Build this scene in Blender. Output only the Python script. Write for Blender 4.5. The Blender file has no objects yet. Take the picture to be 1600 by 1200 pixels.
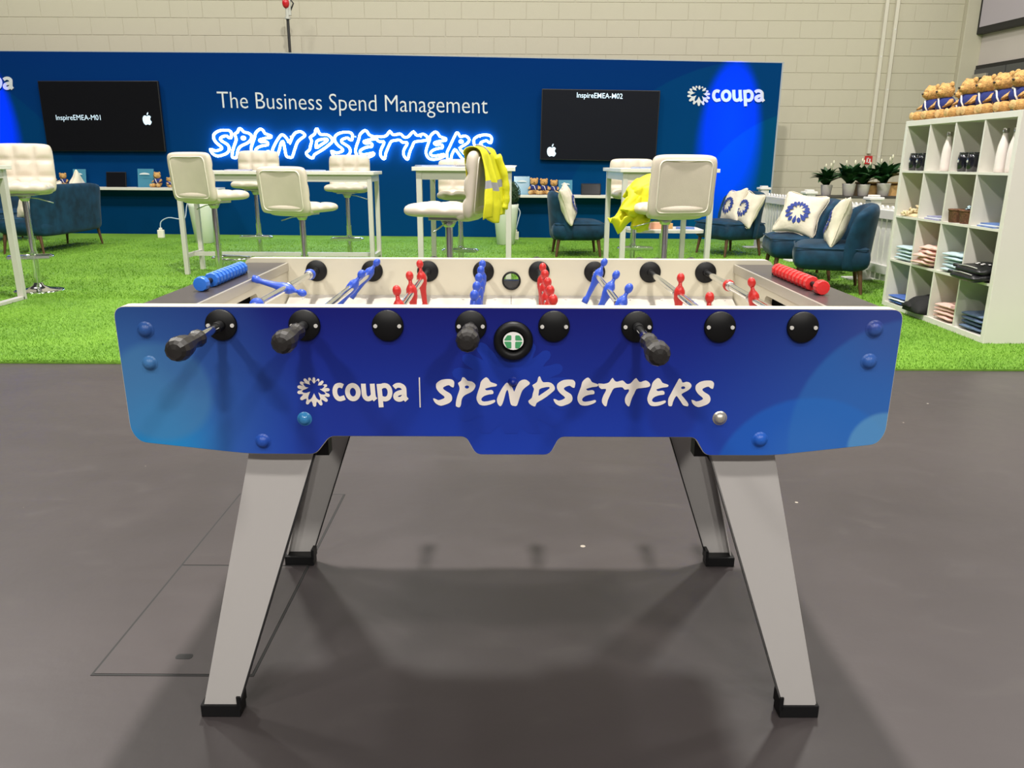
import bpy, bmesh, math, random
import numpy as np
from mathutils import Vector, Matrix
random.seed(7); rng = np.random.default_rng(5)
PI = math.pi
SC = bpy.context.scene
COL = SC.collection

# ------------------------------------------------------------------ camera
F, TH, ROLL, EYE = 1225.0, .2766, .005, 1.149
cd = bpy.data.cameras.new('camera'); cd.sensor_width = 36; cd.sensor_fit = 'HORIZONTAL'
cd.lens = F / 1600 * 36; cd.clip_start = .05; cd.clip_end = 200
cam = bpy.data.objects.new('camera', cd); COL.objects.link(cam)
cam.matrix_world = Matrix.Translation((0, 0, EYE)) @ Matrix.Rotation(PI/2 - TH, 4, 'X') @ Matrix.Rotation(ROLL, 4, 'Z')
SC.camera = cam
# ------------------------------------------------------------------ world, exposure, hall lights
w = bpy.data.worlds.new('hall_air'); SC.world = w; w.use_nodes = True
w.node_tree.nodes['Background'].inputs[0].default_value = (.80, .79, .74, 1)
w.node_tree.nodes['Background'].inputs[1].default_value = .08
SC.view_settings.view_transform = 'Standard'; SC.view_settings.look = 'None'
SC.view_settings.gamma = 1; SC.view_settings.use_curve_mapping = False
SC.view_settings.exposure = -.85

def area(name, loc, size, power, color=(1, .955, .89), rot=(0, 0, 0), shape='DISK', spread=None, sy=None):
    l = bpy.data.lights.new(name, 'AREA'); l.shape = shape; l.size = size; l.energy = power; l.color = color
    if sy: l.size_y = sy
    if spread: l.spread = spread
    o = bpy.data.objects.new(name, l); COL.objects.link(o); o.location = loc; o.rotation_euler = rot
    return o
HZ = 8.4
for wx in (3.22, -8.12):        # narrow blue washes hung in front of the booth wall
    o = area('booth_wash', (wx, 12.4-.045*wx-1.8, 5.9), .08, 75, (.0, .022, 1.), spread=.215)
    o.rotation_euler = (Vector((wx, 12.4-.045*wx, 1.6)) - o.location).to_track_quat('-Z', 'Y').to_euler()
for (x, y, p, sz) in [(-5.4, -3.3, 560, .8), (0, -3.3, 560, .8), (5.4, -3.3, 560, .8),
                      (-5.4, -9., 1200, .9), (0, -9., 1200, .9), (5.4, -9., 1200, .9),
                      (-6.0, 4.4, 480, .8), (0.0, 3.2, 1850, .42), (6.0, 4.4, 380, .8),
                      (-8.0, 9.6, 620, .9), (-2.0, 9.0, 420, .9), (3.6, 9.2, 420, .9), (8.6, 9.6, 300, .9)]:
    area('high_bay_light', (x, y, HZ), sz, p)

# ------------------------------------------------------------------ pixel ray -> point on a real plane
_c, _s = math.cos(TH), math.sin(TH)
def ray(px, py):
    X, Y = px - 800, py - 600
    cr, sr = math.cos(ROLL), math.sin(ROLL)
    u, v = (X*cr + Y*sr)/F, (-X*sr + Y*cr)/F
    return Vector((u, _c - v*_s, -_s - v*_c))
def at_y(px, py, y):
    d = ray(px, py); t = y/d.y; return Vector((d.x*t, y, EYE + d.z*t))
WK, WB = -.045, 12.4                       # the booth wall plane  y = WB + WK*x
def on_wall(px, py, off=0.0):
    d = ray(px, py); t = (WB - off)/(d.y - WK*d.x); return Vector((d.x*t, d.y*t, EYE + d.z*t))

# ------------------------------------------------------------------ materials
def nodes(m): return m.node_tree.nodes, m.node_tree.links
def mat(name, col, rough=.5, metal=0., var=0., vscale=8., bump=0., bscale=60., spec=.5, sheen=0., coat=0., emis=None, estr=0., alpha=1., trans=0.):
    m = bpy.data.materials.new(name); m.use_nodes = True
    N, L = nodes(m); b = N['Principled BSDF']
    b.inputs['Base Color'].default_value = (*col, 1); b.inputs['Roughness'].default_value = rough
    b.inputs['Metallic'].default_value = metal; b.inputs['Specular IOR Level'].default_value = spec
    if sheen: b.inputs['Sheen Weight'].default_value = sheen; b.inputs['Sheen Roughness'].default_value = .35
    if coat: b.inputs['Coat Weight'].default_value = coat; b.inputs['Coat Roughness'].default_value = .08
    if emis: b.inputs['Emission Color'].default_value = (*emis, 1); b.inputs['Emission Strength'].default_value = estr
    if alpha < 1: b.inputs['Alpha'].default_value = alpha
    if trans: b.inputs['Transmission Weight'].default_value = trans
    if var or bump:
        tc = N.new('ShaderNodeTexCoord')
    if var:
        n = N.new('ShaderNodeTexNoise'); n.inputs['Scale'].default_value = vscale; n.inputs['Detail'].default_value = 5
        L.new(tc.outputs['Object'], n.inputs['Vector'])
        r = N.new('ShaderNodeMapRange'); r.inputs[1].default_value = .3; r.inputs[2].default_value = .7
        r.inputs[3].default_value = 1 - var; r.inputs[4].default_value = 1 + var
        L.new(n.outputs['Fac'], r.inputs[0])
        x = N.new('ShaderNodeMix'); x.data_type = 'RGBA'; x.blend_type = 'MULTIPLY'; x.inputs[0].default_value = 1
        x.inputs[6].default_value = (*col, 1); L.new(r.outputs[0], x.inputs[7]); L.new(x.outputs[2], b.inputs['Base Color'])
    if bump:
        n2 = N.new('ShaderNodeTexNoise'); n2.inputs['Scale'].default_value = bscale; n2.inputs['Detail'].default_value = 4
        L.new(tc.outputs['Object'], n2.inputs['Vector'])
        bp = N.new('ShaderNodeBump'); bp.inputs['Strength'].default_value = bump; bp.inputs['Distance'].default_value = .01
        L.new(n2.outputs['Fac'], bp.inputs['Height']); L.new(bp.outputs[0], b.inputs['Normal'])
    return m

M = {}
def add(k, *a, **kw): M[k] = mat(k, *a, **kw)
add('white_laminate', (.70, .675, .61), .38, var=.02, vscale=3)
add('white_paint', (.70, .69, .66), .45)
add('cream_panel', (.60, .56, .44), .4, var=.03, vscale=6)
add('pitch_white', (.44, .41, .37), .25, var=.03, vscale=10)
add('charcoal_deck', (.050, .043, .045), .32, var=.12, vscale=30)
add('alu_trim', (.50, .47, .41), .35, .6)
add('chrome', (.82, .83, .84), .10, 1.)
add('chrome_dull', (.62, .62, .60), .28, 1.)
add('black_plastic', (.004, .004, .0045), .5, spec=.3)
add('black_grip', (.018, .016, .015), .34)
add('dark_inside', (.02, .02, .02), .8)
add('screw_steel', (.80, .78, .74), .4, .35)
add('player_blue', (.022, .075, .50), .38)
add('player_red', (.50, .018, .015), .38)
add('bead_blue', (.025, .15, .60), .35)
add('bead_red', (.70, .03, .03), .35)
add('leg_grey', (.52, .50, .485), .42, .15, bump=.08, bscale=900)
add('print_white', (.82, .75, .68), .5)
add('print_faint', (.010, .036, .33), .38, spec=.3)
add('bolt_blue', (.035, .075, .36), .3, coat=.5)
add('bolt_cyan', (.04, .25, .55), .3, coat=.5)
add('leather_cream', (.63, .56, .46), .42, var=.03, vscale=10, bump=.12, bscale=220)
add('piping', (.74, .69, .58), .4)
add('table_metal', (.62, .60, .55), .4, .2)
add('velvet_teal', (.004, .033, .068), .7, var=.45, vscale=9, sheen=.10, spec=.25)
add('wood_leg', (.10, .045, .02), .5, var=.2, vscale=20)
add('canvas', (.68, .62, .50), .85, var=.05, vscale=14, bump=.35, bscale=38)
add('navy_print', (.012, .035, .24), .7)
add('hi_vis', (.66, .64, .012), .6, bump=.2, bscale=30, emis=(.8, .85, .0), estr=.0)
add('reflective_grey', (.30, .30, .33), .45)
add('jacket_inner', (.26, .26, .30), .7)
add('fur_tan', (.56, .32, .11), .95, var=.35, vscale=60, bump=.9, bscale=130)
add('fur_light', (.66, .42, .18), .95, var=.2, vscale=60, bump=.6, bscale=130)
add('tee_navy', (.010, .022, .16), .8, bump=.3, bscale=60)
add('ribbon_white', (.85, .82, .80), .7)
add('nose_dark', (.02, .01, .008), .4)
add('pot_white', (.62, .58, .55), .45)
add('planter_white', (.72, .76, .66), .4)
add('leaf_dark', (.012, .055, .014), .42, var=.35, vscale=18)
add('leaf_topiary', (.02, .05, .018), .7, var=.4, vscale=40)
add('soil', (.02, .014, .01), .9)
add('flower_white', (.80, .78, .58), .6)
add('stem_green', (.10, .20, .04), .6)
add('ply_wood', (.55, .33, .12), .6, var=.2, vscale=16)
add('dark_table', (.05, .045, .04), .6)
add('tv_body', (.008, .008, .009), .45)
add('tv_screen_gloss', (.006, .006, .008), .16, spec=.6)
add('tv_screen_matt', (.005, .006, .011), .55, spec=.12)
add('screen_glow', (.6, .75, .9), .5, emis=(.62, .82, 1.0), estr=1.0)
add('wall_letter', (.62, .64, .68), .6)
add('neon_tube', (1, 1, 1), .4, emis=(.50, .70, 1.0), estr=24.)
add('cup_gloss', (.010, .011, .016), .12, coat=.5)
add('bottle_white', (.80, .72, .69), .3)
add('steel_cap', (.45, .42, .38), .3, .9)
add('wicker', (.16, .07, .035), .8, var=.4, vscale=70, bump=.8, bscale=90)
add('cloth_pink', (.78, .50, .44), .85, var=.08, vscale=30, bump=.3, bscale=50)
add('cloth_ice', (.48, .60, .66), .85, var=.08, vscale=30, bump=.3, bscale=50)
add('cloth_blue', (.06, .13, .42), .8, var=.15, vscale=30)
add('cloth_slate', (.10, .15, .25), .8, var=.2, vscale=30, bump=.3, bscale=50)
add('cloth_black', (.008, .008, .009), .8, bump=.4, bscale=40)
add('bag_black', (.010, .010, .012), .35, bump=.3, bscale=30)
add('beige_bits', (.72, .58, .36), .8, var=.2, vscale=60)
add('paper_blue', (.10, .18, .42), .6, var=.3, vscale=20)
add('paper_white', (.75, .78, .80), .6)
add('paper_purple', (.28, .28, .45), .6, var=.3, vscale=30)
add('foil_blue', (.45, .60, .70), .25, .7)
add('cable_white', (.50, .58, .70), .5)
add('plug_white', (.85, .80, .68), .5)
add('red_plastic', (.55, .01, .02), .25, coat=.5)
add('sign_red', (.55, .02, .02), .5)
add('grey_plastic', (.50, .50, .46), .4)
add('black_steel', (.015, .015, .016), .5)
add('door_grey', (.085, .087, .088), .5)
add('board_mauve', (.46, .42, .47), .5)
add('booth_edge', (.34, .37, .40), .5)
add('acrylic', (.10, .35, .50), .15, alpha=.55)
add('card_teal', (.10, .28, .36), .4, var=.3, vscale=12)
add('pinkish', (.80, .40, .25), .6)
add('green_print', (.06, .33, .13), .5)

def m_wall_paint(name, col, var=.04):
    m = mat(name, col, .62, var=var, vscale=.8, bump=.25, bscale=90); return m
M['block_paint'] = m_wall_paint('block_paint', (.53, .50, .385))
M['mortar_paint'] = m_wall_paint('mortar_paint', (.53, .50, .39))
M['conduit_paint'] = m_wall_paint('conduit_paint', (.66, .63, .52))
M['side_lit_pink'] = m_wall_paint('side_lit_pink', (.56, .51, .48))  # right wall: pinkish cast of its different lighting mixed into the base colour

def m_floor():
    m = bpy.data.materials.new('painted_concrete'); m.use_nodes = True; N, L = nodes(m); b = N['Principled BSDF']
    tc = N.new('ShaderNodeTexCoord')
    def noise(sc, det=5, dist=0, vec=None):
        n = N.new('ShaderNodeTexNoise'); n.inputs['Scale'].default_value = sc; n.inputs['Detail'].default_value = det
        n.inputs['Distortion'].default_value = dist; L.new(vec or tc.outputs['Object'], n.inputs['Vector']); return n
    n1 = noise(.7, 6, .6); r1 = N.new('ShaderNodeValToRGB')
    r1.color_ramp.elements[0].position = .32; r1.color_ramp.elements[0].color = (.040, .0335, .0345, 1)
    r1.color_ramp.elements[1].position = .70; r1.color_ramp.elements[1].color = (.060, .050, .051, 1)
    L.new(n1.outputs['Fac'], r1.inputs[0])
    # scuffs: stretched thin noise
    mp = N.new('ShaderNodeMapping'); mp.inputs['Scale'].default_value = (1.3, 2.6, 1); mp.inputs['Rotation'].default_value = (0, 0, .5)
    L.new(tc.outputs['Object'], mp.inputs[0]); n2 = noise(2.2, 8, 1.5, mp.outputs[0])
    r2 = N.new('ShaderNodeMapRange'); r2.inputs[1].default_value = .60; r2.inputs[2].default_value = .80; r2.inputs[3].default_value = 0; r2.inputs[4].default_value = .55
    L.new(n2.outputs['Fac'], r2.inputs[0])
    x = N.new('ShaderNodeMix'); x.data_type = 'RGBA'; L.new(r2.outputs[0], x.inputs[0]); L.new(r1.outputs[0], x.inputs[6]); x.inputs[7].default_value = (.066, .058, .055, 1)
    # small pale paint flecks
    v = N.new('ShaderNodeTexVoronoi'); v.inputs['Scale'].default_value = 5.; L.new(tc.outputs['Object'], v.inputs['Vector'])
    n3 = noise(1.3, 2); g = N.new('ShaderNodeMath'); g.operation = 'MULTIPLY_ADD'; L.new(n3.outputs['Fac'], g.inputs[0]); g.inputs[1].default_value = .22; g.inputs[2].default_value = -.10
    lt = N.new('ShaderNodeMath'); lt.operation = 'LESS_THAN'; L.new(v.outputs['Distance'], lt.inputs[0]); L.new(g.outputs[0], lt.inputs[1])
    x2 = N.new('ShaderNodeMix'); x2.data_type = 'RGBA'; L.new(lt.outputs[0], x2.inputs[0]); L.new(x.outputs[2], x2.inputs[6]); x2.inputs[7].default_value = (.36, .32, .27, 1)
    L.new(x2.outputs[2], b.inputs['Base Color'])
    rr = N.new('ShaderNodeMapRange'); rr.inputs[3].default_value = .34; rr.inputs[4].default_value = .52; L.new(n2.outputs['Fac'], rr.inputs[0]); L.new(rr.outputs[0], b.inputs['Roughness'])
    bp = N.new('ShaderNodeBump'); bp.inputs['Strength'].default_value = .12; bp.inputs['Distance'].default_value = .004; n4 = noise(30, 4)
    L.new(n4.outputs['Fac'], bp.inputs['Height']); L.new(bp.outputs[0], b.inputs['Normal'])
    return m
M['floor'] = m_floor()

def m_grass(name, c0, c1):
    m = bpy.data.materials.new(name); m.use_nodes = True; N, L = nodes(m); b = N['Principled BSDF']
    tc = N.new('ShaderNodeTexCoord'); n = N.new('ShaderNodeTexNoise'); n.inputs['Scale'].default_value = 1.6; n.inputs['Detail'].default_value = 8
    L.new(tc.outputs['Object'], n.inputs['Vector']); n2 = N.new('ShaderNodeTexNoise'); n2.inputs['Scale'].default_value = 45; L.new(tc.outputs['Object'], n2.inputs['Vector'])
    a = N.new('ShaderNodeMath'); a.operation = 'ADD'; L.new(n.outputs['Fac'], a.inputs[0]); L.new(n2.outputs['Fac'], a.inputs[1])
    r = N.new('ShaderNodeMapRange'); r.inputs[1].default_value = .75; r.inputs[2].default_value = 1.3; L.new(a.outputs[0], r.inputs[0])
    x = N.new('ShaderNodeMix'); x.data_type = 'RGBA'; L.new(r.outputs[0], x.inputs[0]); x.inputs[6].default_value = (*c0, 1); x.inputs[7].default_value = (*c1, 1)
    L.new(x.outputs[2], b.inputs['Base Color']); b.inputs['Roughness'].default_value = .7
    return m
M['turf'] = m_grass('turf_backing', (.10, .24, .012), (.17, .35, .026))
M['blade'] = m_grass('turf_blade', (.115, .265, .014), (.21, .41, .036))

def m_booth():
    m = bpy.data.materials.new('booth_print'); m.use_nodes = True; N, L = nodes(m); b = N['Principled BSDF']
    tc = N.new('ShaderNodeTexCoord'); sp = N.new('ShaderNodeSeparateXYZ'); L.new(tc.outputs['Object'], sp.inputs[0])
    r = N.new('ShaderNodeValToRGB'); e = r.color_ramp.elements
    e[0].position = 0; e[0].color = (.0004, .046, .150, 1); e[1].position = 1; e[1].color = (.0006, .024, .140, 1)
    mr = N.new('ShaderNodeMapRange'); mr.inputs[1].default_value = 0; mr.inputs[2].default_value = 2.7; L.new(sp.outputs['Z'], mr.inputs[0]); L.new(mr.outputs[0], r.inputs[0])
    # printed discs at the right-hand side, slightly greener
    last = r.outputs[0]
    for (cx, cz, rad, fac, col) in [(3.6, -.4, 3.0, .35, (.000, .060, .16)), (4.4, .2, 1.7, .45, (.0, .085, .17)), (-9.2, .0, 2.6, .3, (.0, .06, .17))]:
        vd = N.new('ShaderNodeVectorMath'); vd.operation = 'DISTANCE'; cmb = N.new('ShaderNodeCombineXYZ'); L.new(sp.outputs['X'], cmb.inputs[0]); L.new(sp.outputs['Z'], cmb.inputs[2])
        L.new(cmb.outputs[0], vd.inputs[0]); vd.inputs[1].default_value = (cx, 0, cz)
        q = N.new('ShaderNodeMapRange'); q.inputs[1].default_value = rad; q.inputs[2].default_value = rad - .02; q.inputs[3].default_value = 0; q.inputs[4].default_value = fac
        L.new(vd.outputs['Value'], q.inputs[0])
        x = N.new('ShaderNodeMix'); x.data_type = 'RGBA'; L.new(q.outputs[0], x.inputs[0]); L.new(last, x.inputs[6]); x.inputs[7].default_value = (*col, 1); last = x.outputs[2]
    L.new(last, b.inputs['Base Color']); b.inputs['Roughness'].default_value = .85; b.inputs['Specular IOR Level'].default_value = .04
    return m
M['booth'] = m_booth()

def m_panel():
    m = bpy.data.materials.new('table_print'); m.use_nodes = True; N, L = nodes(m); b = N['Principled BSDF']
    tc = N.new('ShaderNodeTexCoord'); sp = N.new('ShaderNodeSeparateXYZ'); L.new(tc.outputs['Object'], sp.inputs[0])
    cmb = N.new('ShaderNodeCombineXYZ'); L.new(sp.outputs['X'], cmb.inputs[0]); L.new(sp.outputs['Z'], cmb.inputs[2])
    r = N.new('ShaderNodeMapRange'); r.inputs[1].default_value = .90; r.inputs[2].default_value = .61; L.new(sp.outputs['Z'], r.inputs[0])
    x = N.new('ShaderNodeMix'); x.data_type = 'RGBA'; L.new(r.outputs[0], x.inputs[0]); x.inputs[6].default_value = (.006, .008, .150, 1); x.inputs[7].default_value = (.010, .045, .40, 1)
    last = x.outputs[2]
    def disc(cx, cz, rad, soft, fac, col, last):
        vd = N.new('ShaderNodeVectorMath'); vd.operation = 'DISTANCE'; L.new(cmb.outputs[0], vd.inputs[0]); vd.inputs[1].default_value = (cx, 0, cz)
        q = N.new('ShaderNodeMapRange'); q.interpolation_type = 'SMOOTHSTEP'; q.inputs[1].default_value = rad; q.inputs[2].default_value = rad - soft; q.inputs[3].default_value = 0; q.inputs[4].default_value = fac
        L.new(vd.outputs['Value'], q.inputs[0])
        y = N.new('ShaderNodeMix'); y.data_type = 'RGBA'; L.new(q.outputs[0], y.inputs[0]); L.new(last, y.inputs[6]); y.inputs[7].default_value = (*col, 1)
        return y.outputs[2]
    for d in [(-.74, .66, .42, .42, .80, (.05, .19, .42)), (-.66, .63, .15, .14, .9, (.01, .24, .58)), (-.650, .735, .105, .022, .6, (.06, .20, .40)), (-.56, .84, .13, .05, .25, (.02, .06, .26)),
              (.74, .64, .50, .50, .65, (.04, .13, .42)), (-.30, .63, .16, .10, .35, (.014, .02, .18)),
              (.56, .55, .185, .012, .55, (.012, .13, .56)), (.74, .66, .225, .012, .45, (.03, .17, .50)), (.56, .60, .12, .08, .3, (.04, .16, .50)),
              (.70, .635, .070, .010, .60, (.12, .34, .58)), (.30, .69, .055, .02, .3, (.012, .016, .16)), (.70, .88, .16, .14, .35, (.06, .07, .26))]:
        last = disc(*d, last)
    L.new(last, b.inputs['Base Color']); b.inputs['Roughness'].default_value = .38; b.inputs['Specular IOR Level'].default_value = .3; b.inputs['Coat Weight'].default_value = .08; b.inputs['Coat Roughness'].default_value = .2
    n2 = N.new('ShaderNodeTexNoise'); n2.inputs['Scale'].default_value = 900; L.new(tc.outputs['Object'], n2.inputs['Vector'])
    bp = N.new('ShaderNodeBump'); bp.inputs['Strength'].default_value = .12; bp.inputs['Distance'].default_value = .0006
    L.new(n2.outputs['Fac'], bp.inputs['Height']); L.new(bp.outputs[0], b.inputs['Normal'])
    return m
M['panel_print'] = m_panel()

# ------------------------------------------------------------------ mesh builder
class MB:
    def __init__(s): s.v = []; s.f = []; s.sm = []; s.mi = []
    def add(s, vs, fs, smooth=False, mi=0):
        o = len(s.v); s.v += [tuple(p) for p in vs]
        for f in fs: s.f.append(tuple(i + o for i in f)); s.sm.append(smooth); s.mi.append(mi)
        return s
    def box(s, x0, x1, y0, y1, z0, z1, b=0., mi=0, mtx=None):
        if b <= 0:
            vs = [(x, y, z) for z in (z0, z1) for y in (y0, y1) for x in (x0, x1)]
            fs = [(0, 2, 3, 1), (4, 5, 7, 6), (0, 1, 5, 4), (2, 6, 7, 3), (0, 4, 6, 2), (1, 3, 7, 5)]
        else:
            bm = bmesh.new(); bmesh.ops.create_cube(bm, size=1)
            for v in bm.verts: v.co = Vector(((x0+x1)/2 + v.co.x*(x1-x0), (y0+y1)/2 + v.co.y*(y1-y0), (z0+z1)/2 + v.co.z*(z1-z0)))
            bmesh.ops.bevel(bm, geom=bm.edges[:], offset=b, segments=2, profile=.5, affect='EDGES')
            bm.verts.index_update(); vs = [v.co.copy() for v in bm.verts]; fs = [tuple(v.index for v in f.verts) for f in bm.faces]; bm.free()
        if mtx: vs = [mtx @ Vector(p) for p in vs]
        return s.add(vs, fs, False, mi)
    def cyl(s, p0, p1, r0, r1=None, n=14, caps=True, smooth=True, mi=0):
        r1 = r0 if r1 is None else r1; p0 = Vector(p0); p1 = Vector(p1); q = (p1-p0).to_track_quat('Z', 'Y').to_matrix()
        vs = []
        for p, r in ((p0, r0), (p1, r1)):
            for k in range(n): a = 2*PI*k/n; vs.append(p + q @ Vector((r*math.cos(a), r*math.sin(a), 0)))
        s.add(vs, [(k, (k+1) % n, n+(k+1) % n, n+k) for k in range(n)], smooth, mi)
        if caps: s.add(vs, [tuple(range(n-1, -1, -1)), tuple(range(n, 2*n))], False, mi)
        return s
    def tube(s, pts, r, n=8, closed=False, smooth=True, mi=0):
        pts = [Vector(p) for p in pts]; m = len(pts); vs = []; up = None
        rr = r if isinstance(r, (list, tuple)) else [r]*m
        for i in range(m):
            a = pts[(i-1) % m] if (closed or i > 0) else pts[i]; b = pts[(i+1) % m] if (closed or i < m-1) else pts[i]
            t = (b-a).normalized()
            if up is None:
                up = Vector((0, 0, 1)) if abs(t.z) < .9 else Vector((1, 0, 0))
            x = up.cross(t).normalized(); up = t.cross(x).normalized()
            for k in range(n): an = 2*PI*k/n; vs.append(pts[i] + rr[i]*(math.cos(an)*x + math.sin(an)*up))
        fs = []
        for i in range(m if closed else m-1):
            j = (i+1) % m
            for k in range(n): l = (k+1) % n; fs.append((i*n+k, i*n+l, j*n+l, j*n+k))
        if not closed: fs += [tuple(range(n-1, -1, -1)), tuple((m-1)*n+k for k in range(n))]
        return s.add(vs, fs, smooth, mi)
    def lathe(s, prof, c=(0, 0, 0), axis='Z', n=20, smooth=True, mi=0, mtx=None, caps=True):
        vs = []
        for r, h in prof:
            for k in range(n):
                a = 2*PI*k/n; x, y = r*math.cos(a), r*math.sin(a)
                vs.append((x, y, h) if axis == 'Z' else ((x, h, y) if axis == 'Y' else (h, x, y)))
        vs = [Vector(v) + Vector(c) for v in vs]
        if mtx: vs = [mtx @ v for v in vs]
        fs = []; m = len(prof)
        for i in range(m-1):
            for k in range(n): l = (k+1) % n; fs.append((i*n+k, i*n+l, (i+1)*n+l, (i+1)*n+k))
        s.add(vs, fs, smooth, mi)
        if not caps: return s
        return s.add(vs, [tuple(range(n-1, -1, -1)), tuple((m-1)*n+k for k in range(n))], False, mi)
    def ball(s, c, r, seg=16, ring=10, noise=0., mtx=None, mi=0):
        c = Vector(c); r = (r, r, r) if not isinstance(r, (tuple, list)) else r; vs = [None]; vs = []
        for i in range(ring+1):
            ph = PI*i/ring
            for k in range(seg):
                a = 2*PI*k/seg; k_ = 1 + (random.uniform(-noise, noise) if 0 < i < ring else 0)
                p = Vector((r[0]*math.sin(ph)*math.cos(a)*k_, r[1]*math.sin(ph)*math.sin(a)*k_, r[2]*math.cos(ph)*k_))
                vs.append((mtx @ p if mtx else p) + c)
        fs = []
        for i in range(ring):
            for k in range(seg): l = (k+1) % seg; fs.append((i*seg+k, (i+1)*seg+k, (i+1)*seg+l, i*seg+l))
        return s.add(vs, fs, True, mi)
    def loft(s, rings, smooth=True, mi=0):
        n = len(rings[0]); vs = [p for r in rings for p in r]; fs = []
        for i in range(len(rings)-1):
            for k in range(n): l = (k+1) % n; fs.append((i*n+k, i*n+l, (i+1)*n+l, (i+1)*n+k))
        fs += [tuple(range(n-1, -1, -1)), tuple((len(rings)-1)*n+k for k in range(n))]
        return s.add(vs, fs, smooth, mi)
    def cushion(s, w, d, t, p=6, nx=18, ny=18, quilt=None, q=.01, bend=None, flat=.5, xp=6, mi=0, wav=0., pin=0.):
        """closed pad centred at the origin: w along x, d along y, t thick along z; flat = share of thickness below 0"""
        top, bot = {}, {}; vs = []
        def P(u, v, sgn):
            e = (max(0, 1-abs(u)**p))**(1/2.2) * (max(0, 1-abs(v)**p))**(1/2.2)
            k = 1 - .5*(abs(u)**xp*abs(v)**xp)*.16
            x, y = u*w/2*k, v*d/2*k
            if pin: x *= 1 - pin*(1-v*v)*abs(u)**3 ; y *= 1 - pin*(1-u*u)*abs(v)**3
            z = (t*(1-flat) if sgn > 0 else -t*flat)*e
            if quilt and sgn > 0:
                g = 0
                for a, m_ in ((u, quilt[0]), (v, quilt[1])):
                    for i in range(1, m_):
                        dd = a - (-1+2*i/m_); g = max(g, math.exp(-(dd*m_*3.0)**2))
                z -= q*g*e
            if wav: z += wav*math.sin(u*4+v*3)*math.sin(v*5-u*2+1)*e
            pt = Vector((x, y, z)); return bend(pt, u, v) if bend else pt
        def st(i, n): a = -1+2*i/n; return math.copysign(1-(1-abs(a))**1.6, a)
        for i in range(nx+1):
            for j in range(ny+1):
                u, v = st(i, nx), st(j, ny)
                edge = i in (0, nx) or j in (0, ny)
                top[i, j] = len(vs); vs.append(P(u, v, 1))
                if edge: bot[i, j] = top[i, j]
                else: bot[i, j] = len(vs); vs.append(P(u, v, -1))
        fs = []
        for i in range(nx):
            for j in range(ny):
                fs.append((top[i, j], top[i+1, j], top[i+1, j+1], top[i, j+1]))
                fs.append((bot[i, j], bot[i, j+1], bot[i+1, j+1], bot[i+1, j]))
        return s.add(vs, fs, True, mi)
    def xf(s, mtx): s.v = [tuple(mtx @ Vector(p)) for p in s.v]; return s
    def mesh(s, name, mats):
        me = bpy.data.meshes.new(name); me.from_pydata([tuple(v) for v in s.v], [], s.f)
        for m in (mats if isinstance(mats, (list, tuple)) else [mats]): me.materials.append(M[m] if isinstance(m, str) else m)
        me.polygons.foreach_set('use_smooth', s.sm); me.polygons.foreach_set('material_index', s.mi)
        me.validate(); me.update(); return me

def setp(o, label=None, cat=None, group=None, kind=None):
    for k, v in (('label', label), ('category', cat), ('group', group), ('kind', kind)):
        if v: o[k] = v
    return o
def O(name, mb, m, parent=None, loc=None, rot=None, label=None, kind=None):
    me = mb if isinstance(mb, bpy.types.Mesh) else mb.mesh(name, m)
    o = bpy.data.objects.new(name, me); COL.objects.link(o)
    if parent: o.parent = parent
    if loc is not None: o.location = loc
    if rot is not None: o.rotation_euler = rot
    if label: o['label'] = label
    if kind: o['kind'] = kind
    return o
def T(name, label, cat, loc=(0, 0, 0), rz=0, group=None):
    o = bpy.data.objects.new(name, None); o.empty_display_size = .1; COL.objects.link(o)
    o.location = loc; o.rotation_euler = (0, 0, rz); return setp(o, label, cat, group)
def dup(o, parent=None):
    c = o.copy(); COL.objects.link(c)
    if parent: c.parent = parent
    for ch in [x for x in o.children]: dup(ch, c)
    return c
def put(root, loc, rz, label, group=None):
    c = dup(root); c.location = loc; c.rotation_euler = (0, 0, rz); c['label'] = label
    if group: c['group'] = group
    return c
def S(name, mb, m, parent=None): return O(name, mb, m, parent, kind='structure')

# 2D outlines -> thin solid.  curve x,y -> (x, z) plane facing -y
def flat(loops, thick, y0=0., off=0., to=None):
    cu = bpy.data.curves.new('tmp', 'CURVE'); cu.dimensions = '2D'; cu.fill_mode = 'BOTH'; cu.extrude = thick/2; cu.offset = off
    for lp in loops:
        sp = cu.splines.new('POLY'); sp.points.add(len(lp)-1); sp.use_cyclic_u = True
        for i, (x, y) in enumerate(lp): sp.points[i].co = (x, y, 0, 1)
    ob = bpy.data.objects.new('tmp', cu); COL.objects.link(ob)
    dg = bpy.context.evaluated_depsgraph_get(); me = bpy.data.meshes.new_from_object(ob.evaluated_get(dg))
    vs = [v.co.copy() for v in me.vertices]; fs = [tuple(p.vertices) for p in me.polygons]
    bpy.data.objects.remove(ob); bpy.data.curves.remove(cu); bpy.data.meshes.remove(me)
    to = to or (lambda x, y, z: (x, y0 - z, y))
    mb = MB(); mb.add([to(*v) for v in vs], fs); return mb
def text_mb(body, off=0., ext=.004, sx=1., space=1.):
    cu = bpy.data.curves.new('tmp', 'FONT'); cu.body = body; cu.size = 1; cu.extrude = ext; cu.offset = off; cu.resolution_u = 3; cu.space_character = space
    ob = bpy.data.objects.new('tmp', cu); COL.objects.link(ob)
    dg = bpy.context.evaluated_depsgraph_get(); me = bpy.data.meshes.new_from_object(ob.evaluated_get(dg))
    vs = [v.co.copy() for v in me.vertices]; fs = [tuple(p.vertices) for p in me.polygons]
    bpy.data.objects.remove(ob); bpy.data.curves.remove(cu); bpy.data.meshes.remove(me)
    x0 = min(v.x for v in vs); x1 = max(v.x for v in vs)
    return vs, fs, x0, x1
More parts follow.
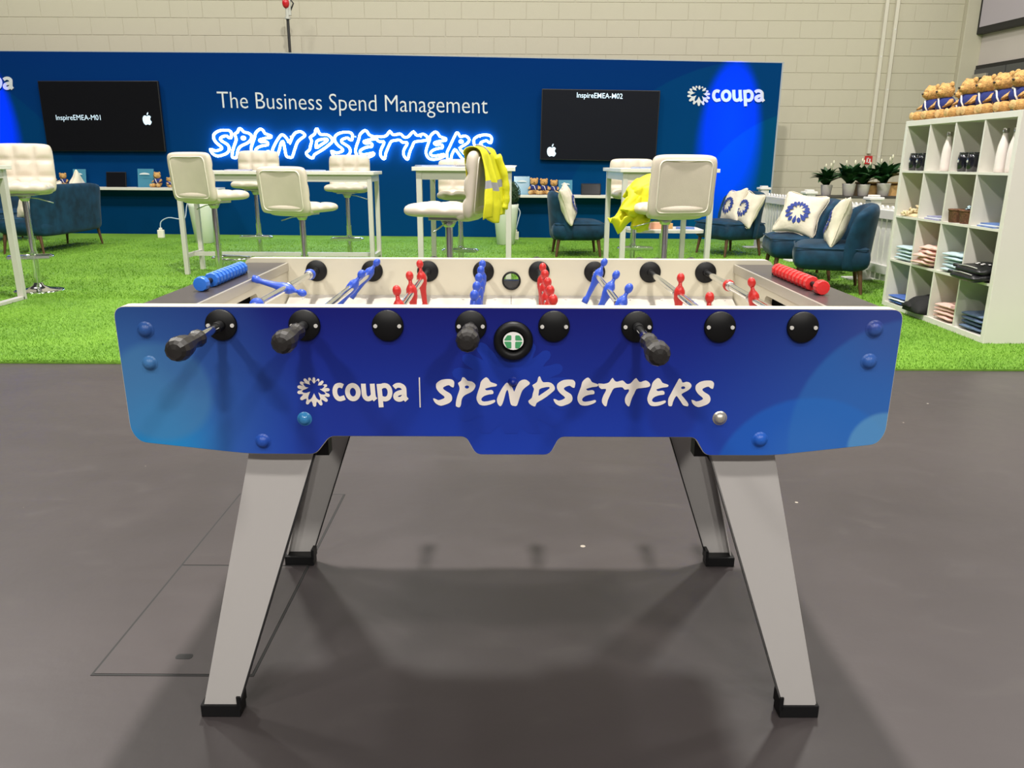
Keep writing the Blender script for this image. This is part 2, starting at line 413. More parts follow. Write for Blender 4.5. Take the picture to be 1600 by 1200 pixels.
def rounded(pts, rad, n=5):
    out = []; m = len(pts)
    for i in range(m):
        p = Vector(pts[i]); a = Vector(pts[i-1]); b = Vector(pts[(i+1) % m]); r = rad[i] if isinstance(rad, (list, tuple)) else rad
        if r <= 0: out.append(tuple(p)); continue
        da, db = (a-p), (b-p); r = min(r, da.length*.49, db.length*.49); pa, pb = p + da.normalized()*r, p + db.normalized()*r
        for k in range(n+1):
            t = k/n; out.append(tuple((1-t)**2*pa + 2*t*(1-t)*p + t*t*pb))
    return out
def smooth_loop(pts, k=3, closed=True):
    P = [Vector(p) for p in pts]; n = len(P); out = []
    for i in range(n if closed else n-1):
        g = (lambda j: P[j % n]) if closed else (lambda j: P[max(0, min(n-1, j))])
        p0, p1, p2, p3 = g(i-1), g(i), g(i+1), g(i+2)
        for q in range(k):
            t = q/k; out.append(.5*((2*p1) + (-p0+p2)*t + (2*p0-5*p1+4*p2-p3)*t*t + (-p0+3*p1-3*p2+p3)*t**3))
    if not closed: out.append(P[-1])
    return [tuple(v) for v in out]
def ribbon(pts, wd, closed=False, k=4):
    """outline loops of a stroke"""
    p = [Vector(q) for q in smooth_loop(pts, k, closed)]; n = len(p); Lf, Rt = [], []
    for i in range(n):
        a = p[(i-1) % n] if (closed or i > 0) else p[i]; b = p[(i+1) % n] if (closed or i < n-1) else p[i]
        t = (b-a).normalized(); nn = Vector((-t.y, t.x)); Lf.append(tuple(p[i]+nn*wd/2)); Rt.append(tuple(p[i]-nn*wd/2))
    return [Lf, Rt] if closed else [Lf + Rt[::-1]]

# ================================================================== LETTERING DATA (units: photo pixels of the lettering)
def cv(x0, pts, y0=190.): return [(x0 + a/13.333, y0 + b/13.333) for a, b in pts]
S1 = cv(325, [(75,575),(130,590),(180,612),(260,592),(315,560),(295,520),(230,470),(190,430),(150,370),(140,310),(155,260),(220,210),(300,185),(390,180),(470,190),(512,235),(512,290),(498,345),(450,330),(410,300),(350,310),(285,345),(290,385),(350,430),(430,480),(465,550),(455,620),(400,670),(320,700),(230,722),(150,690),(100,640)])
Pl = cv(325, [(525,720),(540,600),(575,490),(610,390),(600,320),(580,262),(640,220),(670,150),(720,160),(770,220),(850,235),(920,280),(932,340),(890,410),(820,460),(730,500),(670,550),(640,620),(630,700),(600,760),(550,750)])
Ph = cv(325, [(760+48*math.cos(a), 345+36*math.sin(a)) for a in [2*PI*i/10 for i in range(10)]])
E1 = cv(325, [(935,640),(920,560),(950,450),(990,340),(1010,250),(1060,190),(1120,155),(1170,190),(1210,250),(1290,280),(1340,302),(1320,335),(1230,345),(1130,370),(1090,390),(1130,425),(1220,415),(1262,440),(1260,490),(1180,500),(1080,530),(1020,580),(1020,630),(1080,655),(1200,640),(1290,620),(1300,660),(1200,710),(1080,730),(985,710)])
Nl = cv(425, [(95,750),(45,700),(25,620),(50,540),(110,420),(170,330),(230,270),(300,320),(350,390),(385,460),(430,350),(490,250),(560,215),(630,215),(700,270),(690,310),(620,360),(550,430),(510,530),(480,620),(440,740),(380,745),(320,720),(290,600),(270,480),(245,410),(210,450),(180,560),(140,690)])
Dl = cv(425, [(730,650),(800,590),(820,500),(845,400),(810,330),(870,290),(910,250),(930,170),(960,150),(990,220),(1030,270),(1120,270),(1200,290),(1260,350),(1270,420),(1210,480),(1110,560),(1000,630),(900,690),(870,760),(820,750),(760,710)])
Dh = cv(425, [(935,550),(940,470),(955,405),(1050,372),(1155,362),(1165,400),(1080,460),(990,520)])
TT = cv(540, [(655,345),(650,310),(760,320),(850,300),(890,260),(935,200),(980,260),(1040,280),(1140,255),(1190,290),(1240,330),(1310,320),(1360,270),(1425,210),(1480,280),(1533,290),(1623,262),(1693,300),(1723,350),(1700,385),(1633,400),(1533,412),(1440,430),(1400,520),(1360,600),(1330,700),(1310,780),(1280,780),(1230,720),(1215,640),(1240,560),(1290,480),(1280,430),(1200,440),(1150,390),(1060,390),(970,410),(930,470),(890,560),(850,660),(830,770),(790,770),(740,700),(740,620),(770,540),(810,460),(800,415),(720,420),(670,385)])
Rl = cv(655, [(590,740),(590,640),(640,530),(700,400),(750,300),(790,230),(830,260),(862,318),(940,300),(1010,320),(1050,380),(1020,440),(950,490),(850,550),(900,620),(970,700),(1010,760),(1000,800),(940,790),(900,770),(850,700),(790,620),(750,580),(710,640),(680,720),(665,790),(610,790)])
Rh = cv(655, [(880+46*math.cos(a), 418+32*math.sin(a)) for a in [2*PI*i/10 for i in range(10)]])
def sh(p, dx, dy): return [(x+dx, y+dy) for x, y in p]
SPEND = [[S1], [Pl, Ph], [E1], [Nl], [Dl, Dh], [sh(S1, 188.5, 3.2)], [sh(E1, 162.5, 2.3)], [TT], [sh(E1, 272.2, 4.5)], [Rl, Rh], [sh(S1, 405, 7.5)]]
NAMES = 'S P E N D S E TT E R S'.split()
# word strokes (pixels)
def c1(p): return [(455 + a/13.333, 580 + b/13.333) for a, b in p]
def c2(p): return [(560 + a/13.333, 580 + b/13.333) for a, b in p]
WORD = [(c1([(1085,322),(1020,297),(950,320),(915,390),(915,480),(950,550),(1010,580),(1112,550)]), 0),
        (c1([(1285+112*math.cos(a), 440+138*math.sin(a)) for a in [2*PI*i/14 for i in range(14)]]), 1),
        (c2([(110,265),(113,400),(125,520),(180,577),(250,562),(300,510)]), 0), (c2([(295,265),(302,420),(312,540),(350,598)]), 0),
        (c2([(435,268),(448,500),(462,752)]), 0), (c2([(452,340),(520,303),(600,312),(650,380),(655,470),(620,550),(550,580),(465,560)]), 0),
        (c2([(745,340),(800,300),(880,300),(945,350),(953,440),(958,540),(1005,605)]), 0), (c2([(952,432),(850,450),(780,490),(775,550),(830,585),(900,570),(957,510)]), 0)]
FC = (472., 400.)
TIPS = [(495,138),(592,168),(683,213),(757,298),(806,390),(800,520),(745,632),(620,717),(470,747),(308,697),(183,597),(128,455),(138,330),(198,238),(285,168),(392,143)]
INN = [(492,268),(563,303),(598,378),(566,450),(475,468),(398,432),(366,350),(410,290)]
DTI = [(578,200),(702,310),(718,478),(590,612),(353,602),(222,432),(262,262),(413,190)]
def flower():
    out = []; n = len(TIPS); C = Vector(FC)
    for i in range(n):
        t = Vector(TIPS[i]) - C; nx = Vector(TIPS[(i+1) % n]) - C
        r = t.length; d = t.normalized(); s = Vector((-d.y, d.x)); w = r*.108
        for a, b in ((.80, -1.), (.90, -.95), (.97, -.6), (1.0, 0), (.97, .6), (.90, .95), (.80, 1.)): out.append(C + d*r*a + s*w*b)
        m = (t.normalized()+nx.normalized()).normalized()*(r+nx.length)/2*.69; out.append(C + m)
    hole = []
    for i in range(8):
        a = Vector(INN[i]); t = Vector(DTI[i]); b = Vector(INN[(i+1) % 8]); d = (t-C).normalized(); s = Vector((-d.y, d.x)); mid = C + (t-C)*.66
        hole += [a, mid - s*40, C + (t-C)*.86 - s*29, t, C + (t-C)*.86 + s*29, mid + s*40]
    f = lambda v: (455 + v[0]/13.333, 580 + v[1]/13.333)
    return [[f(v) for v in out], [f(v) for v in hole]]
def petals():
    """separate loops, used for cloth prints: ring of petals in unit radius"""
    C = Vector(FC); L_ = []
    for i in range(16):
        t = Vector(TIPS[i]) - C; r = t.length/340; d = t.normalized(); s = Vector((-d.y, d.x)); i0 = .34 if i % 2 == 0 else .55
        L_.append([d*r*a + s*b*r for a, b in ((i0, 0), (.68, -.135), (.86, -.14), (1., 0), (.86, .14), (.68, .135))])
    return L_
LOGO_LOOPS = flower()

# ================================================================== SETTING
fl = S('floor', MB().add([(-16, -6, 0), (12, -6, 0), (12, 14.2, 0), (-16, 14.2, 0)], [(0, 1, 2, 3)]), 'floor')
# inspection cover let into the floor: dark joint, three cover plates, a finger slot
hx0, hx1, hy0, hy1 = -.972, -.594, 1.559, 2.59
hatch = T('floor_hatch', 'flush rectangular hatch cover in the grey floor beside the left table legs', 'hatch', ((hx0+hx1)/2, (hy0+hy1)/2, 0))
hw, hd = (hx1-hx0)/2, (hy1-hy0)/2
O('joint', MB().box(-hw, hw, -hd, hd, .0, .0012), 'dark_inside', hatch)
ym = 2.071 - (hy0+hy1)/2
for (a, b) in ((-hd+.006, ym-.003), (ym+.003, hd-.006)):
    O('cover_plate', MB().box(-hw+.006, hw-.006, a, b, .0, .0022), 'floor', hatch)
O('finger_slot', flat([rounded([(-.020, -.010), (.020, -.010), (.020, .010), (-.020, .010)], .009)], .0006, to=lambda x, y, z: (x+.0, y - (hy0+hy1)/2 + 1.63, .0025+z)), 'dark_inside', hatch)

# artificial grass
gl = [(-9.8, 4.43), (-2.3, 4.43), (2.25, 4.37), (7.3, 4.37)]
def gedge(x): return 4.43 if x < -2.3 else 4.43 - .06*min(1, (x+2.3)/4.5)
turf = T('artificial_grass', 'bright green artificial grass carpet laid over the grey floor under the lounge', 'grass carpet', (0, 0, 0))
me = MB()
me.add([(x, y, z) for z in (.001, .012) for x, y in gl] + [(-9.8, 12.82, .012), (3.9, 12.2, .012), (7.3, 12.2, .012)], [(4, 5, 6, 7, 10, 9, 8), (0, 1, 5, 4), (1, 2, 6, 5), (2, 3, 7, 6)])
O('carpet_backing', me, 'turf', turf)
def blades(n, y0, y1, h, wdt, xl, xr):
    y = y0 + (y1-y0)*rng.random(n)**1.15; sp = y*.70 + .3
    x = (rng.random(n)*2-1)*sp; x = np.clip(x, xl, xr)
    ed = np.where(x < -2.3, 4.43, 4.43 - .06*np.clip((x+2.3)/4.5, 0, 1)); y = np.maximum(y, ed + rng.random(n)*.02)
    a = rng.random(n)*2*PI; le = h*(.6+.8*rng.random(n)); dx, dy = np.cos(a)*wdt, np.sin(a)*wdt
    l2 = rng.random(n)*2*PI; lx, ly = np.cos(l2)*le*.6, np.sin(l2)*le*.6
    V = np.zeros((n, 3, 3)); V[:, 0] = np.stack([x-dx, y-dy, np.full(n, .011)], 1); V[:, 1] = np.stack([x+dx, y+dy, np.full(n, .011)], 1)
    V[:, 2] = np.stack([x+lx, y+ly, .011+le], 1); return V.reshape(-1, 3)
V = np.concatenate([blades(150000, 4.36, 6.8, .013, .0022, -9.7, 7.2), blades(110000, 6.6, 11.8, .015, .0045, -9.7, 7.2)])
me = bpy.data.meshes.new('grass_blades'); nt = len(V)//3
me.vertices.add(len(V)); me.vertices.foreach_set('co', V.ravel()); me.loops.add(nt*3); me.loops.foreach_set('vertex_index', np.arange(nt*3, dtype=np.int32))
me.polygons.add(nt); me.polygons.foreach_set('loop_start', np.arange(0, nt*3, 3, dtype=np.int32)); me.update(); me.materials.append(M['blade'])
O('grass_blades', me, None, turf, kind='stuff')

# back wall of painted blocks
YB = 13.6; BH, BL = .2575, .515; Z0 = 3.065
wb = S('wall_back', MB().box(-16, 7.45, YB+.005, YB+.3, 0, 6.5), 'mortar_paint')
bm_ = MB().box(-BL/2+.003, BL/2-.003, 0, .03, .003, BH-.003, .004).mesh('block', 'block_paint')
bhalf = MB().box(-BL/4+.003, BL/4-.003, 0, .03, .003, BH-.003, .004).mesh('block', 'block_paint')
joints = [-5.18, -1.10, 2.88]
stuffmb = MB()
for r in range(-10, 13):
    z = Z0 + r*BH; x = 7.15 - (BL/2 if r % 2 else 0)
    if r % 2:
        pass
    while x > -15.5:
        cx = x - BL/2; vis = (z > 2.4 and z < 3.85 and -9.6 < cx) or (z > .4 and z < 3.85 and cx > 3.6)
        if vis: O('block', bm_, None, wb, loc=(cx, YB-.0005*random.random()-.001, z))
        elif z > 2.3: stuffmb.box(cx-BL/2+.003, cx+BL/2-.003, YB, YB+.03, z+.003, z+BH-.003)
        x -= BL
    if r % 2: O('block', bhalf, None, wb, loc=(7.15-BL/4, YB-.001, z))
O('block', stuffmb, 'block_paint', wb, kind='stuff')
for jx in joints: O('movement_joint', MB().box(jx-.007, jx+.007, YB-.004, YB+.02, 2.3, 6), 'mortar_paint', wb)
S('trim_1', MB().box(7.15, 7.45, YB-.10, YB+.02, 0, 6.5, .01), 'block_paint')
# trunking
for nm, x, z0 in (('conduit', 5.90, 1.30), ('conduit', 6.07, .80)):
    t = T('wall_conduit', 'painted vertical cable trunking on the block wall, %s of the pair' % ('left' if x < 6 else 'right'), 'conduit', (x, YB-.03, z0))
    O('trunking', MB().box(-.028, .028, -.022, .026, 0, 5.2, .005), 'conduit_paint', t)
    for q in (.45, 1.5, 2.4): O('clip', MB().cyl((0, -.024, q), (0, -.020, q), .014, n=8), 'screw_steel', t)
# right wall with door and board
RD = Vector((.13, -1, 0)).normalized(); R0 = Vector((7.43, 13.62, 0))
rz = math.atan2(RD.y, RD.x)
wr = S('wall_right', MB().box(0, 14, 0, .25, 0, 6.5), 'side_lit_pink'); wr.location = R0; wr.rotation_euler = (0, 0, rz)
# here local x runs toward the camera, local -y faces the hall?  (checked: hall side is y<0)
def rw(nm, mb, m, par): return O(nm, mb, m, par)
door = S('door_1', MB().box(.06, 2.2, -.03, .02, 0, 2.66), 'black_steel'); door.location = R0; door.rotation_euler = (0, 0, rz)
for a, b in ((.12, .80), (.82, 2.1)): O('door_leaf', MB().box(a, b, -.045, -.02, .01, 2.60, .004), 'door_grey', door)
O('door_closer', MB().box(.16, .46, -.10, -.045, 2.46, 2.52, .006), 'alu_trim', door)
brd = T('wall_board', 'large pale mauve board in a black frame high on the right wall', 'board', R0, rz)
O('board_frame', MB().box(.10, 2.6, -.10, 0, 3.12, 5.0, .01), 'black_steel', brd)
O('board_face', MB().box(.16, 2.54, -.108, -.09, 3.22, 4.94), 'board_mauve', brd)
# fire sign
t = T('fire_sign', 'small red fire call point sign beside the wall trunking', 'sign', at_y(1357, 250, YB-.02))
O('sign_plate', MB().box(-.06, .06, -.005, .02, -.065, .065), 'sign_red', t)
g = MB(); g.box(-.035, -.015, -.008, -.004, -.04, .03); g.box(-.035, .0, -.008, -.004, .02, .035); g.box(.01, .03, -.008, -.004, -.035, .02); g.box(-.005, .03, -.008, -.004, -.045, -.03)
O('symbol', g, 'ribbon_white', t)

# ------------------------------------------------------------------ booth wall
booth = T('booth_wall', 'long dark blue printed exhibition booth wall behind the lounge', 'booth wall', (0, WB, 0), math.atan(WK))
# the Empty is at (0,WB,0), local x runs along the wall
CB = math.cos(math.atan(WK))
def wl(px, py, off=0.):
    """pixel -> (s, z) on the booth wall face"""
    p = on_wall(px, py); return p.x/CB, p.z
xl_, xr_ = -9.6, wl(1213, 200)[0]
tl, tr = wl(0, 80)[1], wl(1213, 98.5)[1]
mid = wl(430, 83)
prof = [(xl_, 0), (xr_, 0), (xr_, tr), (mid[0], mid[1]), (wl(0, 80)[0], tl), (xl_, tl)]
O('printed_panel', flat([prof], .10, to=lambda x, y, z: (x, .05 - z, y)), 'booth', booth)
O('edge_strip', MB().box(xr_, xr_+.022, 0, .10, 0, tr), 'booth_edge', booth)
O('edge_strip', flat([[(xl_, tl), (wl(0, 80)[0], tl), (mid[0], mid[1]), (xr_+.03, tr), (xr_+.03, tr+.012), (mid[0], mid[1]+.012), (wl(0, 80)[0], tl+.012), (xl_, tl+.012)]], .10, to=lambda x, y, z: (x, .05 - z, y)), 'booth_edge', booth)
def wmap(pl, pr):
    """map local letter (x along, y up) on the wall between two baseline anchors"""
    a, b = wl(*pl), wl(*pr); L_ = math.hypot(b[0]-a[0], b[1]-a[1]); ex = ((b[0]-a[0])/L_, (b[1]-a[1])/L_)
    return a, L_, ex
def wall_text(body, pl, pr, m, thick=.006, y0=0., name='lettering', parent=booth, vs_=1., off=0., space=1.):
    vs, fs, x0, x1 = text_mb(body, off=off, space=space); a, L_, ex = wmap(pl, pr); k = L_/(x1-x0)
    mb = MB(); mb.add([(a[0] + (v.x-x0)*k*ex[0], y0 - thick/2 - v.z/.004*thick/2, a[1] + (v.x-x0)*k*ex[1] + v.y*k*vs_) for v in vs], fs)
    return O(name, mb, m, parent)
wall_text('The Business Spend Management', (341, 168.5), (762, 177.5), 'wall_letter', vs_=1.12, off=-.008)
# wall logos (flower + word)
def pxmap(loops, cx, cy, k, ox=490.6, oy=610., tilt=0.):
    r = []
    for lp in loops:
        q = []
        for x, y in lp:
            X, Y = (x-ox)*k, (y-oy)*k; q.append(wl(cx + X, cy + Y + X*tilt))
        r.append(q)
    return r
def word_loops(wd=7.1):
    L_ = []
    for p, c in WORD: L_.append(ribbon(p, wd, bool(c)))
    return L_
for (cx, cy, k, tl_) in ((1092, 147.5, .70, .0), (-84, 128, .72, .0)):
    mb = flat(pxmap(LOGO_LOOPS, cx, cy, k, tilt=tl_), .006, y0=-.003)
    for k_, lp in enumerate(word_loops()):
        q = flat(pxmap(lp, cx, cy, k, tilt=tl_), .006, y0=-.003 - .0005*k_); mb.add(q.v, q.f)
    O('logo', mb, 'wall_letter', booth, label='white flower emblem and word coupa')
# neon sign : a thing of its own
neon = T('neon_sign', 'glowing white neon outline lettering SPENDSETTERS on the blue booth wall', 'neon sign', (0, WB, 0), math.atan(WK))
for loops, nm in zip(SPEND, NAMES):
    for i, lp in enumerate(loops):
        sm = smooth_loop([wl(*p) for p in lp], 2)
        if i and nm in 'PR':
            cx = sum(p[0] for p in sm)/len(sm); cz = sum(p[1] for p in sm)/len(sm); sm = [(cx+(p[0]-cx)*.6, cz+(p[1]-cz)*.6) for p in sm]
        O('letter_tube', MB().tube([(x, -.045, z) for x, z in sm], .019, n=6, closed=True), 'neon_tube', neon)
for x in (-4.4, -3.4, -2.4, -1.4, -.5): O('stand_off', MB().cyl((x, 0, 1.50), (x, -.03, 1.50), .012, n=8), 'grey_plastic', neon)
# televisions
def tv(label, c, screen, name_pl, name_pr, name, ap, sharp):
    a, b, d = wl(*c[0]), wl(*c[1]), wl(*c[2]); cx, cz = (a[0]+b[0])/2, (a[1]+d[1])/2
    tl_ = math.atan2(b[1]-a[1], b[0]-a[0]); W_, H_ = math.hypot(b[0]-a[0], b[1]-a[1]), a[1]-d[1]
    o = T('television', label, 'television', (0, WB, 0), math.atan(WK), 'wall televisions')
    R_ = Matrix.Translation((cx, 0, (a[1]+b[1]+2*d[1])/4)) @ Matrix.Rotation(-tl_, 4, 'Y')
    O('wall_bracket', MB().box(-.3, .3, -.03, 0, -.2, .2, mtx=R_), 'black_steel', o)
    O('bezel', MB().box(-W_/2, W_/2, -.075, -.03, -H_/2, H_/2, .006, mtx=R_), 'tv_body', o)
    O('screen', MB().box(-W_/2+.012, W_/2-.012, -.079, -.07, -H_/2+.014, H_/2-.012, mtx=R_), screen, o)
    wall_text(name, name_pl, name_pr, 'screen_glow', .001, -.0795, 'screen_text', o, off=sharp, vs_=1.1)
    # fruit mark: round body with bite, leaf
    x, z = wl(*ap); s = .062
    body = [(0, .58), (.25, .72), (.6, .72), (.86, .45), (.70, .22), (.66, 0), (.74, -.25), (.92, -.42), (.75, -.80), (.45, -1.05), (.2, -.96), (0, -.93), (-.2, -.96), (-.45, -1.05), (-.8, -.75), (-.98, -.25), (-.95, .25), (-.75, .6), (-.45, .74), (-.2, .70)]
    leaf = [(.0, .8), (.05, 1.1), (.22, 1.32), (.42, 1.42), (.40, 1.12), (.22, .88)]
    mb = flat([[(x+p[0]*s*1.15, z+p[1]*s*1.25) for p in smooth_loop(body, 2)]], .001, y0=-.0798); q = flat([[(x+p[0]*s, z+p[1]*s*1.2) for p in leaf]], .001, y0=-.0798); mb.add(q.v, q.f)
    O('screen_logo', mb, 'screen_glow', o)
tv('glossy black television with a central screen name, left of the neon sign', [(63, 127), (250, 127), (257, 237)], 'tv_screen_gloss', (93, 188), (162, 188), 'InspireEMEA-M01', (234, 187), -.004)
tv('dark television with its name along the top edge, right of the neon sign', [(846, 140), (1030, 143), (1030, 251)], 'tv_screen_matt', (901, 153), (972, 155), 'InspireEMEA-M02', (862, 236), .006)
# white display ledges on the wall
def ledge(pa, pb, label):
    a, b = wl(*pa), wl(*pb); t = T('wall_shelf', label, 'shelf', (0, WB, 0), math.atan(WK), 'white wall ledges')
    O('board', MB().box(a[0], b[0], -.30, 0, a[1]-.04, a[1], .004), 'white_laminate', t)
    for x in (a[0]+.3, b[0]-.3): O('bracket', MB().box(x-.01, x+.01, -.22, 0, a[1]-.14, a[1]-.04), 'white_paint', t)
    return a[1]
ZL = ledge((58, 291), (352, 295), 'long white ledge on the booth wall under the left television')
ZR = ledge((768, 303), (1010, 305), 'white ledge on the booth wall under the right television')
def wpos(px, off, z):
    s = wl(px, 300)[0]*1.0; yaw = math.atan(WK); k = 1-off/12.4
    s *= k; return Vector((s*math.cos(yaw) + off*math.sin(yaw), WB + s*math.sin(yaw) - off*math.cos(yaw), z))
def card_stand(px, z, w_, h_, label):
    t = T('acrylic_stand', label, 'card stand', wpos(px, .14, z), 0, 'acrylic card stands')
    R_ = Matrix.Rotation(-.18, 4, 'X')
    O('acrylic_sheet', MB().box(-w_/2, w_/2, -.003, .003, 0, h_, mtx=R_), 'acrylic', t)
    O('card', MB().box(-w_/2+.01, w_/2-.01, .004, .007, .01, h_-.01, mtx=R_), 'card_teal', t)
    O('card_motif', flat([[(w_*.32*math.cos(a), h_*.68 + h_*.10*math.sin(a)) for a in [PI*i/8 for i in range(9)]]], .002, y0=-.006), 'paper_white', t)
    O('foot', MB().box(-w_/2, w_/2, -.06, .05, 0, .005), 'acrylic', t)
card_stand(127, ZL, .20, .27, 'acrylic card stand on the left ledge above the sofa back')
card_stand(230, ZL, .25, .28, 'acrylic card stand on the left ledge beside the toy bears')
card_stand(816, ZR, .24, .27, 'acrylic card stand on the right ledge left of two seated bears')
card_stand(884, ZR, .21, .22, 'acrylic card stand on the right ledge behind the armchair cushion')
def tablet(px, z, w_, h_, lb):
    t = T('tablet', lb, 'tablet', wpos(px, .15, z), 0, 'tablets on the ledges'); R_ = Matrix.Rotation(-.2, 4, 'X')
    O('case', MB().box(-w_/2, w_/2, -.012, .012, 0, h_, .006, mtx=R_), 'black_plastic', t)
    O('screen', MB().box(-w_/2+.012, w_/2-.012, -.0135, -.011, .012, h_-.012, mtx=R_), 'tv_screen_gloss', t)
    O('kick_stand', MB().box(-w_/4, w_/4, .0, .09, 0, .008), 'black_plastic', t)
tablet(184, ZL, .31, .23, 'black tablet propped on the ledge under the left television')
tablet(924, ZR, .30, .17, 'black tablet propped on the ledge under the right television')

# ================================================================== TOY BEARS
def make_bear(label, loc, rz=0, group=None, sc=1., tilt=0., ear_tag=False, detail=True):
    t = T('teddy_bear', label, 'teddy bear', loc, rz, group); t.scale = (sc,)*3
    n = .05
    Rt = Matrix.Rotation(tilt, 4, 'X')
    O('torso', MB().ball((0, 0, .075), (.056, .050, .072), 14, 9, n), 'fur_tan', t)
    O('t_shirt', MB().ball((0, 0, .088), (.064, .058, .055), 16, 10, .01), 'tee_navy', t)
    c = Vector((0, -.012, .168)) + Vector((tilt*.03, 0, 0))
    h = O('head', MB().ball(c, (.055, .049, .048), 16, 10, n).ball(c + Vector((0, -.044, -.010)), (.024, .022, .019), 10, 7, .02), 'fur_tan', t)
    O('nose', MB().ball(c + Vector((0, -.066, -.004)), (.009, .006, .006), 8, 5), 'nose_dark', h)
    for s in (-1, 1):
        O('ear', MB().ball(c + Vector((s*.040, .004, .036)), (.019, .011, .019), 10, 7, n), 'fur_tan', h)
        O('eye', MB().ball(c + Vector((s*.019, -.040, .008)), .0045, 6, 4), 'nose_dark', h)
        a = O('arm', MB().loft([[Vector((s*.048 + dx*s*1., -.005 + dy, .115 + dz)) + Vector((math.cos(q)*r*.9, math.sin(q)*r, math.sin(q)*.0 + math.cos(q)*r*.4)) for q in [2*PI*k/10 for k in range(10)]] for dx, dy, dz, r in ((0, 0, 0, .014), (.014, -.014, -.018, .021), (.017, -.034, -.034, .020), (.012, -.050, -.042, .014))]), 'fur_tan', t)
        l = O('leg', MB().ball((s*.045, -.058, .030), (.030, .043, .030), 12, 8, n, mtx=Matrix.Rotation(s*.35, 3, 'Z')), 'fur_tan', t)
        O('foot_pad', MB().ball((s*.059, -.098, .031), (.023, .008, .024), 10, 6), 'fur_light', l)
    O('ribbon', MB().tube([(-.03, -.035, .125), (0, -.055, .118), (.012, -.058, .085), (.03, -.05, .05)], .005, 6), 'ribbon_white', t)
    if ear_tag: O('ear_tag', MB().box(.038, .044, -.004, .030, .17, .215, mtx=Matrix.Rotation(.3, 4, 'Y')), 'ribbon_white', t)
    return t
bw = 1.28
for px, lb, sc in ((68, 'small tan bear on the left ledge nearest the quilted stool', .95), (85, 'small tan bear sitting upright in the middle of the left ledge trio', 1.05), (103, 'small tan bear on the left ledge beside the cushion tip', .95)):
    make_bear(lb, wpos(px, .16, ZL), .1, 'bears on the wall ledges', sc)
make_bear('tan bear slumped forward at the right end of the left ledge', wpos(250, .16, ZL), -.3, 'bears on the wall ledges', 1.05)
make_bear('tan bear lying beside the slumped bear by the long table leg', wpos(266, .20, ZL), 1.2, 'bears on the wall ledges', .7)
make_bear('tan bear in a dark jacket sitting on the right ledge by the card stand', wpos(835, .15, ZR), .0, 'bears on the wall ledges', 1.12)
make_bear('tan bear peeking between the other bear and the armchair back', wpos(850, .13, ZR), .1, 'bears on the wall ledges', 1.08)
make_bear('tan bear on the right ledge hidden behind the armchair cushion', wpos(866, .14, ZR), -.1, 'bears on the wall ledges', 1.0)

# ================================================================== SHELF UNIT
KX, KY0, KY1, KD = 3.09, 5.03, 6.50, .39; KZ0 = .012; KH = 1.455
shelf = T('cube_shelf', 'tall white open cube shelf unit with sixteen compartments standing on the grass', 'shelf unit', (KX, KY0, KZ0))
LY = KY1-KY0; tO, tI = .040, .016
O('side_panel', MB().box(0, KD, 0, tO, 0, KH, .002), 'white_laminate', shelf); O('side_panel', MB().box(0, KD, LY-tO, LY, 0, KH, .002), 'white_laminate', shelf)
O('top_panel', MB().box(0, KD, tO, LY-tO, KH-tO, KH, .002), 'white_laminate', shelf); O('bottom_panel', MB().box(0, KD, tO, LY-tO, 0, tO, .002), 'white_laminate', shelf)
O('back_panel', MB().box(KD-.012, KD-.002, tO, LY-tO, tO, KH-tO), 'white_laminate', shelf)
cw = (LY-2*tO-3*tI)/4; ch_ = (KH-2*tO-3*tI)/4
for i in range(3):
    z = tO + (i+1)*ch_ + i*tI; O('shelf_board', MB().box(.002, KD-.012, tO, LY-tO, z, z+tI), 'white_laminate', shelf)
for i in range(3):
    y = tO + (i+1)*cw + i*tI
    for j in range(4):
        z = tO + j*(ch_+tI); O('divider', MB().box(.003, KD-.012, y, y+tI, z, z+ch_), 'white_laminate', shelf)
def cell(row, col):
    """row 0 = top, col 0 = farthest from the camera -> floor centre of the cell in world space"""
    j = 3-row; i = 3-col
    return Vector((KX + .145, KY0 + tO + i*(cw+tI) + cw/2, KZ0 + tO + j*(ch_+tI)))
def tumbler(loc, lb):
    t = T('tumbler', lb, 'cup', loc, 0, 'glossy black tumblers in the top row')
    O('cup', MB().lathe([(.030, 0), (.036, .004), (.040, .05), (.041, .09), (.037, .118), (.034, .118), (.034, .110), (.001, .110)], n=20), 'cup_gloss', t)
    O('lid', MB().lathe([(.001, .119), (.036, .119), (.036, .126), (.034, .130), (.001, .131)], n=20), 'cup_gloss', t)
    O('cup_logo', MB().cyl((-.0395, 0, .07), (-.0415, 0, .07), .009, n=12), 'grey_plastic', t)
zt_ = cell(0, 0).z
for word, pr in (('far', ((3.15, 6.40), (3.15, 6.285))), ('third', ((3.15, 5.70), (3.15, 5.585)))):
    for (x, y), w2 in zip(pr, ('left', 'right')):
        tumbler((x, y, zt_), 'glossy black tumbler, %s one of the pair in the %s top compartment' % (w2, word))
def bottle(loc, lb):
    t = T('water_bottle', lb, 'bottle', loc, 0, 'white bottles in the top row')
    O('bottle_body', MB().lathe([(.028, 0), (.034, .004), (.036, .03), (.036, .12), (.031, .17), (.020, .215), (.016, .235), (.016, .245), (.001, .245)], n=20), 'bottle_white', t)
    O('bottle_cap', MB().lathe([(.018, .245), (.019, .248), (.019, .272), (.017, .275), (.001, .275)], n=16), 'steel_cap', t)
for x, y, lb in ((3.16, 5.955, 'white bottle with steel cap, left one in the second top compartment'), (3.20, 5.86, 'white bottle half hidden by the divider in the second top compartment'),
                 (3.15, 5.265, 'white bottle with steel cap, left one in the nearest top compartment'), (3.16, 5.165, 'white bottle with steel cap, right one in the nearest top compartment')):
    bottle((x, y, zt_), lb)
